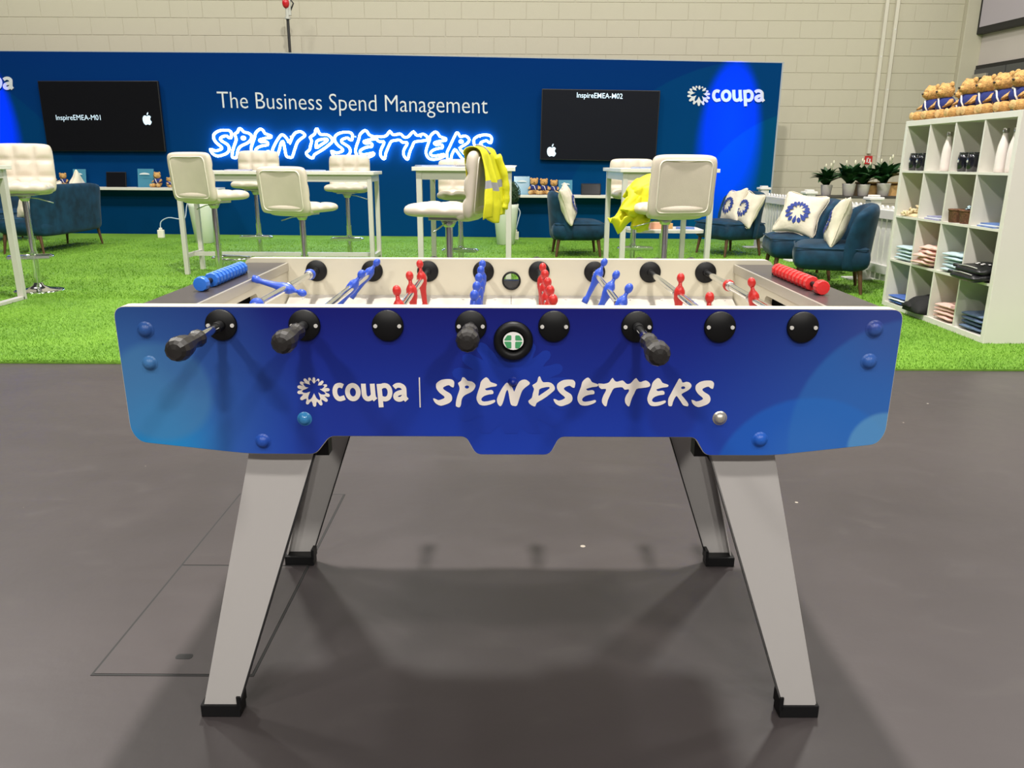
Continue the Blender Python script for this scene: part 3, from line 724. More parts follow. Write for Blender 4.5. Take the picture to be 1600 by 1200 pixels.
# row 2
p = cell(1, 0)
t = T('key_ring_heap', 'heap of beige wooden key rings in the far compartment of the second row', 'key rings', p + Vector((-.03, .03, 0)))
mb = MB()
for k in range(70):
    a = random.uniform(0, 2*PI); r = .10*math.sqrt(random.random()); z = .012 + .065*(1-(r/.1)**1.5)*random.random() + .01
    mt = Matrix.Rotation(random.uniform(0, 3), 3, 'X') @ Matrix.Rotation(random.uniform(0, 3), 3, 'Z'); mb.ball((math.cos(a)*r*.9 - .03, math.sin(a)*r*1.2, z), (.020, .012, .007), 6, 4, mtx=mt)
mb.cushion(.2, .25, .03, p=3, nx=6, ny=6, flat=0.); O('ring_heap', mb, 'beige_bits', t, kind='stuff')
def flat_books(p, m, n, lb, cat='leaflets', nm='leaflet_stack', grp=None):
    t = T(nm, lb, cat, p)
    for k in range(n):
        O('leaflet', MB().box(-.13+.01*k, .10+.01*k, -.11+.005*k, .11-.006*k, .0085*k, .0085*k+.008, mtx=Matrix.Rotation(.08*k-.1, 4, 'Z')), m if k % 2 == 0 else 'paper_white', t)
flat_books(cell(1, 1), 'paper_purple', 3, 'low stack of violet blue leaflets in the second row beside the beige key rings')
flat_books(cell(1, 3), 'paper_blue', 3, 'low stack of navy leaflets in the nearest compartment of the second row')
p = cell(1, 2)
for k, (dx, dy, lb) in enumerate(((-.085, .090, 'brown wicker basket, left one in the third compartment of the second row'), (-.075, -.035, 'brown wicker basket filled with silver blue packets'))):
    t = T('wicker_basket', lb, 'basket', p + Vector((dx, dy, 0)), .1, 'wicker baskets')
    O('basket_body', MB().lathe([(.045, 0), (.050, .004), (.058, .085), (.060, .09), (.054, .09), (.046, .02), (.001, .02)], n=14), 'wicker', t)
    O('basket_rim', MB().tube([(.058*math.cos(a), .058*math.sin(a), .088) for a in [2*PI*i/14 for i in range(14)]], .006, 6, True), 'wicker', t)
    if k:
        mb = MB()
        for q in range(22): a = random.uniform(0, 2*PI); r = random.uniform(0, .042); mb.ball((math.cos(a)*r, math.sin(a)*r, .085 + random.random()*.03), (.014, .010, .007), 6, 4, mtx=Matrix.Rotation(random.uniform(0, 3), 3, 'X'))
        O('packets', mb, 'foil_blue', t, kind='stuff')
# folded clothes
def folded(p, m, n, lb, h=.030, messy=0., m2=None, nm='folded_clothes', w_=.26, d_=.24):
    t = T(nm, lb, 'clothes', p)
    z = 0
    for k in range(n):
        hh = h*random.uniform(.85, 1.15); a = random.uniform(-.06, .06)*(1+4*messy)
        ox, oy = random.uniform(-.01, .01)*(1+3*messy), random.uniform(-.008, .008)*(1+3*messy)
        mb = MB().cushion(d_, w_, hh, p=4 if not messy else 2.6, nx=12, ny=12, flat=.5, wav=.004 + .012*messy)
        z0 = min(v[2] for v in mb.v)
        mb.xf(Matrix.Translation((ox-.02, oy, z - z0)) @ Matrix.Rotation(a, 4, 'Z'))
        O('garment', mb, (m2 if (m2 and k % 2) else m), t); z += hh*(.93 if not messy else .8)
    return t
folded(cell(2, 0), 'cloth_ice', 4, 'stack of pale ice blue folded shirts in the far third row compartment', .030)
folded(cell(2, 1), 'cloth_pink', 5, 'untidy heap of pale pink clothes in the third row', .034, .9)
folded(cell(2, 2), 'cloth_ice', 5, 'tall stack of ice blue folded shirts left of the black bags', .034, .15)
folded(cell(3, 0), 'cloth_blue', 3, 'bright blue and white folded clothes in the far bottom compartment', .026, .1, 'paper_white')
folded(cell(3, 2), 'cloth_pink', 4, 'folded pale pink clothes in the bottom row', .036, .4)
folded(cell(3, 3), 'cloth_slate', 4, 'slate blue folded clothes in the nearest bottom compartment', .034, .1, 'cloth_slate')
t = T('black_garment', 'crumpled black garment spilling to the front of the bottom row', 'clothes', cell(3, 1))
mb = MB().cushion(.32, .27, .13, p=2.2, nx=20, ny=20, flat=.06, wav=.012); O('cloth_pile', mb.xf(Matrix.Translation((-.04, 0, .008))), 'cloth_black', t)
mb = MB().cushion(.13, .14, .05, p=2.2, nx=10, ny=10, flat=.1, wav=.006); O('cloth_fold', mb.xf(Matrix.Translation((-.15, .04, .03)) @ Matrix.Rotation(.2, 4, 'Y')), 'cloth_black', t)
# black waist bags over the edge of the third row
p = cell(2, 3)
for k, (dz, dx, lb) in enumerate(((.012, -.13, 'black waist bag hanging lowest over the shelf edge'), (.055, -.10, 'shiny black waist bag with white printed marks lying on top'))):
    t = T('waist_bag', lb, 'bag', p + Vector((dx, .0, dz-.008)), 0, 'black waist bags')
    mb = MB().cushion(.24, .30, .07, p=3, nx=16, ny=16, flat=.5, wav=.006).xf(Matrix.Translation((0, 0, .03)) @ Matrix.Rotation(-.10, 4, 'Y')); O('pouch', mb, 'bag_black', t)
    O('strap', MB().tube([(-.06, .14, .03), (-.10, .175, .035), (-.08, .20, .03), (-.02, .19, .02)], .012, 6), 'bag_black', t)
    O('zip', MB().tube([(-.105, -.11, .045), (-.115, 0, .052), (-.105, .11, .045)], .003, 5), 'grey_plastic', t)
    if k:
        mb = MB()
        for a, b in ((-.06, -.08), (-.03, -.05), (-.06, -.02), (-.02, -.10), (-.03, .01)): mb.ball((a, b, .068), (.010, .014, .002), 8, 4)
        O('print_marks', mb, 'ribbon_white', t)
# bears on the shelf top
ys = [6.395, 6.20, 6.035, 5.875, 5.685, 5.485, 5.305, 5.115]
lbs = ['tan bear at the far left end of the shelf top, ribbon by its ear', 'second tan bear from the far end of the shelf top row', 'third tan bear from the far end, pushed slightly back in the row',
       'fourth tan bear from the far end, pale tag by its ear', 'fifth tan bear from the far end, leaning right on the shelf top', 'sixth tan bear from the far end on the shelf top row',
       'seventh tan bear in the row on the shelf top, second from the near end', 'tan bear in navy shirt at the near end of the shelf top row']
for k, y in enumerate(ys):
    make_bear(lbs[k], (KX + .135 + (.04 if k == 2 else 0) + random.uniform(-.01, .01), y, KZ0 + KH), -PI/2 + .15 + random.uniform(-.3, .3), 'bears on the shelf top', 1.18 if k != 2 else 1.02, random.uniform(-.3, .3), k in (0, 3, 6))

# ================================================================== PICKET FENCE
FP = [(3.41, 10.98), (3.485, 9.49), (3.585, 8.0), (3.675, 6.52)]
fence = T('picket_fence', 'low white picket fence with capped posts between the armchairs and the block wall', 'fence', (0, 0, .012))
pk = None
for i in range(3):
    a, b = Vector((*FP[i], 0)), Vector((*FP[i+1], 0)); d = (b-a).normalized(); L_ = (b-a).length; ang = math.atan2(d.y, d.x)
    for z, h in ((.62, .085), (.10, .085)): O('rail', MB().box(0, L_, -.022, .022, z, z+h, .004), 'white_paint', fence, a, (0, 0, ang))
    n = 14
    for k in range(n):
        if pk is None:
            w_ = .034; prof = [(-w_, .03), (w_, .03), (w_, .70)] + [(w_*math.cos(q), .70 + w_*1.3*math.sin(q)) for q in [PI*j/8 for j in range(1, 8)]] + [(-w_, .70)]
            pk = flat([prof], .018).mesh('picket', 'white_paint')
        O('picket', pk, None, fence, a + d*(.12 + (L_-.24)*k/(n-1)) + Vector((-d.y, d.x, 0))*(.031), (0, 0, ang))
for (x, y) in FP:
    ob = O('post', MB().box(-.055, .055, -.055, .055, 0, .785, .004), 'white_paint', fence, (x, y, 0), (0, 0, .06))
    O('post_cap', MB().box(-.075, .075, -.075, .075, .785, .815, .008).box(-.045, .045, -.045, .045, .815, .835, .008), 'white_paint', ob)
    O('post_foot', MB().box(-.20, .20, -.09, .09, 0, .018, .004), 'white_paint', ob)

# ================================================================== PLANTS BEHIND THE FENCE
stand = T('plant_table', 'dark low table behind the picket fence carrying the potted lilies', 'table', (4.72, 11.3, 0))
O('table_top', MB().box(-.75, 1.2, -.22, .26, .68, .71, .004), 'dark_table', stand)
for x in (-.68, 1.12):
    for y in (-.17, .20): O('leg', MB().box(x-.025, x+.025, y-.025, y+.025, 0, .68), 'dark_table', stand)
t = T('plywood_crate', 'orange plywood crate on the table behind the two right-hand lilies', 'crate', (5.14, 11.41, .71))
O('crate_side', MB().box(-.30, .42, .02, .05, 0, .17), 'ply_wood', t); O('crate_side', MB().box(-.30, .42, -.10, -.085, 0, .14), 'ply_wood', t)
O('crate_end', MB().box(-.30, -.28, -.085, .02, 0, .15), 'ply_wood', t); O('crate_top', MB().box(-.30, .42, -.10, .05, .17, .185), 'ply_wood', t)
def leaf_mesh(Ln, Wd, curl):
    vs = []; fs = []; n = 8
    for i in range(n+1):
        q = i/n; w_ = Wd*math.sin(PI*min(1, .06+q*.94))**.8*(1-.25*q) if i < n else .001
        y = Ln*q; z = .55*Ln*math.sin(q*curl)/max(.3, curl) ; yy = Ln*(math.sin(q*curl)/curl) if curl > .01 else y
        zz = -Ln*(1-math.cos(q*curl))/curl
        vs += [(-w_, yy, zz + w_*.35), (0, yy, zz), (w_, yy, zz + w_*.35)]
    for i in range(n):
        for k in (0, 1): fs.append((i*3+k, i*3+k+1, i*3+3+k+1, i*3+3+k))
    m_ = MB(); m_.add(vs, fs, True); return m_
LEAVES = [leaf_mesh(.33, .060, 1.1).mesh('leaf', 'leaf_dark'), leaf_mesh(.30, .064, .7).mesh('leaf', 'leaf_dark'), leaf_mesh(.34, .050, 1.4).mesh('leaf', 'leaf_dark')]
def lily(loc, lb, seed, sc=1.):
    random.seed(seed); t = T('potted_lily', lb, 'potted plant', loc, 0, 'potted white lilies'); t.scale = (sc,)*3
    O('pot', MB().lathe([(.062, 0), (.070, .004), (.088, .15), (.092, .165), (.084, .165), (.080, .14), (.001, .14)], n=24), 'pot_white', t)
    O('soil', MB().cyl((0, 0, .138), (0, 0, .146), .080, n=16), 'soil', t)
    for k in range(36):
        a = k*2.4 + random.uniform(-.2, .2); el = random.uniform(.75, 1.5)
        O('leaf', LEAVES[k % 3], None, t, (math.cos(a)*.02, math.sin(a)*.02, .15 + .05*random.random()), (el, random.uniform(-.3, .3), a))
    for k in range(3):
        a = random.uniform(0, 6.3); x, y = math.cos(a)*.07, math.sin(a)*.05; h = random.uniform(.42, .50)
        O('stem', MB().tube([(0, 0, .14), (x*.5, y*.5, .3), (x, y, h)], .003, 5), 'stem_green', t)
        O('blossom', MB().ball((x, y-.003, h+.025), (.012, .005, .026), 10, 7), 'flower_white', t)
lx = [(1293, 'smallest lily in a white pot, left end of the row behind the fence', 3, .88), (1325, 'bushy lily in a white pot, second from the left behind the fence', 4, 1.), (1348, 'lily in a white pot, third from the left in front of the plywood crate', 5, .95), (1379, 'tall leaning lily in a white pot beside the cube shelf', 6, 1.05)]
for px, lb, sd, sc in lx:
    p = at_y(px, 303, 11.25); lily((p.x, 11.25 + (.06 if sd == 3 else 0), .71), lb, sd, sc)
random.seed(11)

# tall planters by the booth wall
def planter(x, y, lb, ball):
    t = T('tall_planter', lb, 'planter', (x, y, .012), 0, 'tall white planters')
    O('pot', MB().lathe([(.115, 0), (.125, .005), (.175, .50), (.182, .56), (.165, .56), (.16, .52), (.001, .52)], n=28), 'planter_white', t)
    O('soil', MB().cyl((0, 0, .50), (0, 0, .53), .16, n=20), 'soil', t)
    mb = MB(); r = .20 if ball else .15; cz = .53 + r*.85
    for k in range(900):
        v = Vector(rng.normal(size=3)).normalized(); pp = Vector((v.x*r, v.y*r, cz + v.z*r))*1.0; q = v.to_track_quat('Z', 'Y').to_matrix() @ Matrix.Rotation(random.uniform(-.7, .7), 3, 'X') @ Matrix.Rotation(random.uniform(0, 6), 3, 'Z')
        mb.add([pp + q @ Vector(w_) for w_ in ((-.010, 0, 0), (0, -.016, .006), (.010, 0, 0), (0, .020, .008))], [(0, 1, 2, 3)])
    mb.ball((0, 0, cz), r*.93, 14, 10, .03); O('foliage', mb, 'leaf_topiary', t, kind='stuff')
p = at_y(318, 373, 11.3); planter(p.x*11.3/p.y + .02, 11.3, 'tall white planter behind the first stool of the long table', False)
planter(-.10, 11.3, 'tall white planter with a clipped dark topiary ball behind the middle table', True)
# sockets and flex
def socket(px, y, lb, pts):
    p = at_y(px, 350, y); t = T('extension_socket', lb, 'socket', (p.x, y, .012), 0, 'white extension sockets')
    O('socket_block', MB().box(-.045, .045, -.03, .03, 0, .12, .008).box(-.02, .02, -.02, .02, .12, .15, .006), 'plug_white', t)
    O('flex', MB().tube(smooth_loop([Vector(q) for q in pts], 4, False), .008, 6), 'cable_white', t)
socket(250, 12.0, 'white extension socket with a cable at the foot of the wall by the long table', [(0, 0, .14), (.02, 0, .24), (.14, 0, .30), (.30, 0, .28), (.38, .02, .30), (.42, .05, .5), (.5, .08, .62)])
socket(806, 12.0, 'white extension socket at the wall foot beside the topiary planter', [(0, 0, .14), (.04, 0, .30), (.06, 0, .42), (-.02, 0, .52), (-.08, .02, .56)])

# pole behind the booth with red lamp
p = at_y(449, 20, 13.0)
t = T('beacon_pole', 'thin black pole behind the booth wall with grey bracket and red beacon', 'pole', (p.x, 13.0, 0))
zt = at_y(449, 30, 13.0).z
O('pole', MB().cyl((0, 0, 0), (0, 0, zt), .022, n=10), 'black_steel', t)
O('bracket', MB().cyl((0, 0, zt), (0, 0, zt+.03), .045, n=14).cyl((0, 0, zt+.03), (0, 0, zt+.16), .028, n=12).box(.02, .06, -.02, .02, zt+.05, zt+.33, .006), 'grey_plastic', t)
O('beacon', MB().ball((-.01, -.02, zt+.22), (.055, .05, .075), 14, 10), 'red_plastic', t)
O('hook', MB().tube([(.04, 0, zt+.30), (.10, 0, zt+.22), (.05, 0, zt+.12)], .012, 6), 'black_steel', t)

# ================================================================== HIGH TABLES
def high_table(lb, fl_, fr_, dep, ztop, rz=0., leg=.045, stretch=True, lw=None, over=.03):
    """fl_, fr_: front-left / front-right corners of the top (x,y)"""
    W_ = math.hypot(fr_[0]-fl_[0], fr_[1]-fl_[1]); t = T('high_table', lb, 'table', (fl_[0], fl_[1], .012), rz, 'white high tables'); h = ztop - .012
    O('table_top', MB().box(0, W_, 0, dep, h-.032, h, .003), 'white_laminate', t)
    e_ = over + .004; O('apron', MB().box(e_, W_-e_, e_, e_+.018, h-.10, h-.033).box(e_, W_-e_, dep-e_-.018, dep-e_, h-.10, h-.033).box(e_, e_+.018, e_+.018, dep-e_-.018, h-.10, h-.033).box(W_-e_-.018, W_-e_, e_+.018, dep-e_-.018, h-.10, h-.033), 'table_metal', t)
    for x in (over, W_-over-leg):
        for y in (over, dep-over-leg): O('leg', MB().box(x, x+leg, y, y+leg, 0, h-.03, .003), 'table_metal', t)
    if stretch:
        O('stretcher', MB().box(over+leg*.5, W_-over-leg*.5, dep/2-.02, dep/2+.02, .17, .21), 'table_metal', t)
        for x in (over+.004, W_-over-leg+.004): O('side_rail', MB().box(x, x+leg-.008, over+leg, dep-over-leg, .17, .21), 'table_metal', t)
    return t
high_table('long white high table with four stools, left of the middle table', (-3.40, 8.03), (-1.38, 8.03), .52, 1.045)
high_table('white high table in the middle with a jacket-draped stool in front', (-.812, 6.5), (.018, 6.5), 1.2, 1.105, stretch=False)
high_table('white high table on the right behind the stool holding a crumpled jacket', (.925, 7.0), (1.795, 7.0), 1.0, 1.095, rz=.04, stretch=False)
t = high_table('white high table at the left picture edge, only its right legs visible', (-5.05, 5.93), (-4.065, 5.93), .66, 1.10, stretch=False, leg=.05)
O('foot_rail', MB().box(.03, .08, .05, .60, 0, .03, .004).box(.905, .955, .05, .60, 0, .03, .004), 'table_metal', t)
# papers and magazines
def mag(px, y, z, w_, d_, rz_, m, lb):
    p = at_y(px, 260, y); t = T('magazine', lb, 'magazine', (p.x, y, z), rz_, 'magazines on the high tables')
    O('cover', MB().box(-w_/2, w_/2, -d_/2, d_/2, .0, .004), m, t); O('pages', MB().box(-w_/2+.003, w_/2+.006, -d_/2+.003, d_/2-.003, .004, .009), 'paper_white', t); O('back_cover', MB().box(-w_/2+.006, w_/2+.01, -d_/2+.002, d_/2, .009, .012), m, t)
mag(372, 8.25, 1.045, .24, .30, .2, 'paper_purple', 'violet magazine on the long table behind the first stool')
mag(450, 8.28, 1.045, .26, .28, -.2, 'paper_white', 'white leaflet open on the long table between the two near stools')
mag(485, 8.35, 1.045, .22, .28, .5, 'paper_blue', 'blue magazine on the long table behind the second stool')
mag(677, 6.85, 1.105, .26, .32, .3, 'paper_blue', 'blue magazine at the left end of the middle table')
mag(700, 7.15, 1.105, .26, .30, -.3, 'paper_purple', 'violet magazine on the middle table beside the blue one')
mag(787, 6.8, 1.105, .16, .22, .2, 'paper_white', 'white leaflet at the right end of the middle table')
mag(1008, 7.35, 1.095, .18, .26, .2, 'paper_blue', 'blue magazine on the right-hand high table')

# ================================================================== BAR STOOLS
def make_stool(lb):
    t = T('bar_stool', lb, 'stool', (0, 0, 0), 0, 'cream quilted bar stools')
    # origin at base, seat faces -y, back at +y ; local seat height set by hs
    hs = .80
    seat = MB().cushion(.44, .42, .085, p=7, nx=34, ny=34, quilt=(3, 3), q=.024, flat=.45); seat.xf(Matrix.Translation((0, -.02, hs + .045)))
    s = O('seat', seat, 'leather_cream', t)
    bk = MB().cushion(.46, .40, .085, p=7, nx=34, ny=34, quilt=(3, 3), q=.022, flat=.45, bend=lambda q, u, v: q + Vector((0, 0, -.02*u*u + .0)))
    # cushion top (+z) must face -y
    R_ = Matrix.Translation((0, .195, hs + .20)) @ Matrix.Rotation(-.10, 4, 'X') @ Matrix.Rotation(PI/2, 4, 'X') @ Matrix.Rotation(0, 4, 'Z')
    b_ = O('backrest', bk.xf(R_), 'leather_cream', t)
    lp = rounded([(-.185, -.165), (.185, -.165), (.185, .165), (-.185, .165)], .045, 5)
    pts = [R_ @ Vector((x, y, -.034 + .0*x - .02*(x/.23)**2)) for x, y in lp]
    O('piping', MB().tube(pts, .005, 6, True), 'piping', b_)
    O('corner_pad', MB().cushion(.42, .13, .10, p=4, nx=12, ny=8, flat=.5).xf(Matrix.Translation((0, .165, hs+.045)) @ Matrix.Rotation(.7, 4, 'X')), 'leather_cream', s)
    O('seat_plate', MB().box(-.10, .10, -.10, .10, hs-.015, hs+.008, .004).lathe([(.03, hs-.06), (.055, hs-.015), (.05, hs-.012)], n=16), 'chrome_dull', t)
    O('piston', MB().cyl((0, 0, .42), (0, 0, hs-.02), .024, n=18), 'chrome', t)
    O('column', MB().cyl((0, 0, .03), (0, 0, .43), .029, n=18).cyl((0, 0, .43), (0, 0, .437), .031, n=18), 'chrome', t)
    O('base', MB().lathe([(.205, 0), (.205, .006), (.19, .012), (.10, .022), (.045, .045), (.033, .07), (.001, .07)], n=36), 'chrome', t)
    loop = rounded([(-.03, -.02), (-.17, -.08), (-.17, -.20), (.17, -.20), (.17, -.08), (.03, -.02)], .05, 4)
    O('footrest', MB().tube([(x, y, .30) for x, y in loop], .013, 8).box(-.165, .165, -.225, -.19, .286, .318, .006).cyl((0, 0, .27), (0, 0, .33), .036, n=16), 'chrome', t)
    O('lever', MB().tube([(.02, 0, hs-.03), (.10, 0, hs-.04), (.22, -.02, hs-.075)], .005, 6), 'chrome_dull', t)
    return t
st = make_stool('')
stools = [ # x, y, rz(0 = facing camera), base z adj, label
 (-2.55, 6.85, PI - .42, .0, 'cream bar stool seen from behind at the left end of the long table'),
 (-1.70, 6.45, PI - .38, -.075, 'cream bar stool seen from behind, lower set, at the middle of the long table'),
 (-2.87, 9.00, .05, .03, 'quilted cream stool facing the camera behind the left end of the long table'),
 (-1.84, 8.95, .02, .0, 'quilted cream stool facing the camera behind the right end of the long table'),
 (-.40, 5.00, -PI/2 - .27, .0, 'cream bar stool in profile facing left with a yellow jacket over its back'),
 (-.52, 7.95, .02, -.03, 'quilted cream stool behind the middle high table'),
 (1.03, 5.40, PI + .28, -.01, 'cream bar stool seen from behind with a yellow jacket crumpled on its seat'),
 (1.24, 8.2, .05, -.02, 'quilted cream stool partly hidden behind the right-hand table and yellow jacket'),
 (-4.25, 7.0, .35, .05, 'quilted cream stool at the left picture edge by the partly seen table')]
for i, (x, y, rz_, dz, lb) in enumerate(stools):
    o = st if i == 0 else dup(st)
    o.location = (x, y, .012); o.rotation_euler = (0, 0, rz_); o['label'] = lb
    o.scale = (1, 1, 1 + dz/.85)
STOOL = {i: s for i, s in enumerate(stools)}

# ================================================================== HI-VIS JACKETS
def sheet(fn, nu, nv, thick, name, m, parent, band=None):
    vs = []; fs = []; mi = []
    for i in range(nu+1):
        for j in range(nv+1): vs.append(fn(i/nu, j/nv))
    for i in range(nu):
        for j in range(nv): fs.append((i*(nv+1)+j, (i+1)*(nv+1)+j, (i+1)*(nv+1)+j+1, i*(nv+1)+j+1)); mi.append(1 if (band and band[0] <= (j+.5)/nv <= band[1]) else 0)
    mb = MB(); mb.add(vs, fs, True); mb.mi = mi
    o = O(name, mb, m, parent); md = o.modifiers.new('thick', 'SOLIDIFY'); md.thickness = thick; md.offset = 1; return o
# jacket on the profile stool: shares the stool's frame and drapes over the back to its rear (+y side)
j1 = T('hi_vis_jacket', 'yellow hi-vis jacket with a grey reflective band draped over a stool back', 'jacket', (-.40, 5.0, .012), -PI/2 - .27, 'yellow hi-vis jackets')
def drape(u, v):
    x = -.13 + .30*u
    if v < .20: q = v/.20; y, z = .138 + .016*q, .98 + .20*q - .02*math.sin(u*5)*(1-q); x = -.21 + .24*u + .10*q*u
    elif v < .32: q = (v-.20)/.12; a = PI*q; y = .212 - .052*math.cos(a); z = 1.183 + .034*math.sin(a)
    else:
        q = (v-.32)/.68; y = .268 + .050*min(1, q*1.3) - .03*max(0, q-.4); z = 1.180 - .385*q
        y += (.020*math.sin(u*15 + q*1.2) + .008*math.sin(u*27+q*4))*min(1, q*1.8); z += .022*math.sin(u*8+1)*q
        x = x*(1 + .18*q) + .012*math.sin(q*6+u*3)*q
    return (x, y, z)
sheet(drape, 52, 60, .006, 'jacket_shell', ['hi_vis', 'reflective_grey'], j1, band=(.60, .685))
def sleeve(pts, r, nm, par, m='hi_vis', fold=.2):
    pts = smooth_loop([Vector(p) for p in pts], 5, False); n = len(pts); rr = [r*(1 - .25*i/n) * (1 + fold*math.sin(i*1.9)*.5) for i in range(n)]
    return O(nm, MB().tube(pts, rr, 10), m, par)
sleeve([(-.10, .28, 1.17), (-.13, .32, 1.05), (-.14, .330, .92), (-.13, .32, .85)], .030, 'sleeve', j1)
sleeve([(-.14, .150, 1.15), (-.16, .105, 1.05), (-.17, .08, .98)], .024, 'sleeve', j1)
O('collar', MB().tube(smooth_loop([Vector(q) for q in [(-.05, .155, 1.19), (.02, .19, 1.225), (.05, .24, 1.222), (.02, .275, 1.18)]], 4, False), .009, 6), 'reflective_grey', j1)
# crumpled jacket on stool 6's seat
j2 = T('hi_vis_jacket', 'crumpled yellow hi-vis jacket hanging off the seat of the right-hand stool', 'jacket', (.78, 5.52, .012), 0, 'yellow hi-vis jackets')
def crumple(w_, d_, t_, seed, mtx):
    random.seed(seed); ph = [random.uniform(0, 6) for _ in range(6)]
    def b(q, u, v):
        k = .030*math.sin(u*4+v*2.5+ph[0]) + .022*math.sin(v*6-u*3+ph[1]) + .011*abs(math.sin(u*6+v*5+ph[2])) + .004*math.sin(u*13-v*9+ph[3])
        return q*(1 + k*1.5) + Vector((k*.4, .4*k, k*.7))
    return MB().cushion(w_, d_, t_, p=2.4, nx=26, ny=26, bend=b, flat=.45).xf(mtx)
TR, RX = Matrix.Translation, Matrix.Rotation
O('jacket_body', crumple(.24, .22, .17, 3, TR((.13, -.02, .915)) @ RX(.5, 4, 'Y') @ RX(.6, 4, 'X')), 'hi_vis', j2)
O('jacket_front', crumple(.22, .20, .10, 5, TR((.05, -.05, .85)) @ RX(1.0, 4, 'X') @ RX(.9, 4, 'Y')), 'hi_vis', j2)
O('sleeve', crumple(.24, .13, .09, 6, TR((-.005, -.07, .79)) @ RX(-.75, 4, 'Y') @ RX(1.2, 4, 'X')), 'hi_vis', j2)
O('sleeve', crumple(.13, .17, .09, 8, TR((.085, -.07, .765)) @ RX(1.3, 4, 'X')), 'hi_vis', j2)
random.seed(21)

# ================================================================== COCKTAIL CHAIRS
def make_chair(name, lb, W_=.66, sofa=False, group='teal velvet lounge chairs'):
    """faces -y, origin on floor centre"""
    t = T(name, lb, 'sofa' if sofa else 'armchair', (0, 0, 0), 0, group)
    z0, z1 = .190, .415; D_ = .60
    st_ = MB().cushion(W_, D_, z1-z0, p=8, nx=24, ny=22, flat=.5, bend=lambda q, u, v: q + Vector((0, 0, (.018*(1-u*u)*(1-v*v) if q.z > 0 else 0)))).xf(TR((0, -.03, (z0+z1)/2)))
    s = O('seat', st_, 'velvet_teal', t)
    lp = rounded([(-W_/2+.012, -D_/2+.012), (W_/2-.012, -D_/2+.012), (W_/2-.012, D_/2-.03), (-W_/2+.012, D_/2-.03)], .05, 4)
    O('piping', MB().tube([(x, y-.03, z1-.028) for x, y in lp], .006, 6, True), 'velvet_teal', s)
    def bend(q, u, v):
        # q in cushion space: x width, y height, z thickness (+z = front)
        hgt = .285 + q.y                     # 0..0.57
        y = .22 - q.z - .16*(abs(u)**2.4)*(1 if not sofa else .25) * (1 - .30*max(0, v)) + .10*max(0, hgt-.1)**1.2
        z = z0 + hgt - (.05 if not sofa else .01)*max(0, v)**2*abs(u)**3
        return Vector((q.x*(1 + (.0 if sofa else .02)), y, z))
    bk = MB().cushion(W_+.03, .57, .12, p=7 if not sofa else 14, nx=24, ny=22, bend=bend, flat=.5)
    O('backrest', bk, 'velvet_teal', t)
    for sx_ in (-1, 1):
        for sy_ in (-1, 1):
            x, y = sx_*(W_/2-.08), -.03 + sy_*(D_/2-.08)
            O('leg', MB().cyl((x, y, z0+.03), (x + sx_*.02, y + sy_*(.03), 0), .022, .012, n=12), 'wood_leg', t)
    return t
c0 = make_chair('lounge_chair', 'dark teal velvet chair seen side-on in the middle facing right with one cushion')
chairs = [(.77, 10.05, PI/2 + .03, None), (2.80, 10.20, -PI/2 + .42, 'dark teal velvet chair by the far fence post holding two cushions'),
          (2.99, 8.20, -PI/2 - .16, 'dark teal velvet chair in the middle of the fence row with a tilted flower cushion'), (2.98, 7.33, -PI/2 - .32, 'nearest dark teal velvet chair beside the cube shelf with one cushion')]
for i, (x, y, rz_, lb) in enumerate(chairs):
    o = c0 if i == 0 else dup(c0); o.location = (x, y, .012); o.rotation_euler = (0, 0, rz_); o.scale = (1.06, 1.10, 1.04)
    if lb: o['label'] = lb
sofa = make_chair('velvet_sofa', 'teal velvet two-seat sofa turned away at the left beside the quilted stool', 1.45, True)
sofa.scale = (1, 1, 1.10); sofa.location = (-5.98, 10.42, .012); sofa.rotation_euler = (0, 0, -PI/2 - .04)
o = dup(c0); o.location = (-7.35, 11.55, .012); o.rotation_euler = (0, 0, .9); o['label'] = 'teal velvet chair in the far left corner behind the sofa, mostly hidden'
# scatter cushions
PET = petals()
def make_cushion_thing(lb, loc, rot, sc=1., print_=True, sz=.44):
    t = T('scatter_cushion', lb, 'cushion', loc, 0, 'cream flower cushions'); t.rotation_euler = rot; t.scale = (sc,)*3
    mb = MB().cushion(sz, sz, .17, p=2.3, nx=26, ny=26, flat=.5, xp=8, wav=.006, pin=.10)
    # pinch: pull corners into points
    for i, v in enumerate(mb.v):
        u, w_ = v[0]/(sz/2), v[1]/(sz/2); k = 1 + .16*(abs(u)*abs(w_))**3; mb.v[i] = (v[0]*k, v[1]*k, v[2] + .004*math.sin(u*9)*math.sin(w_*8))
    c = O('cover', mb, 'canvas', t)
    O('seam', MB().tube([Vector(((sz/2)*a*(1+.0), (sz/2)*b, 0))*1.0 for a, b in smooth_loop([(-1, -1), (0, -.90), (1, -1), (.90, 0), (1, 1), (0, .90), (-1, 1), (-.90, 0)], 4)], .004, 5, True), 'canvas', c)
    if print_:
        f = MB(); R = .134
        def hz(x, y):
            u, v = x/(sz/2), y/(sz/2); return .085*(max(0, 1-abs(u)**2.3)**(1/2.2))*(max(0, 1-abs(v)**2.3)**(1/2.2)) + .0105
        for lp in PET:
            pts = [Vector((p_[0]*R, -p_[1]*R)) for p_ in lp]; cc = sum(pts, Vector((0, 0)))/len(pts)
            vs = [(p_.x, p_.y, hz(p_.x, p_.y)) for p_ in pts] + [(cc.x, cc.y, hz(cc.x, cc.y))]; n = len(pts)
            f.add(vs, [(i, n, (i+1) % n) for i in range(n)])
        O('flower_print', f, 'navy_print', c)
    return t
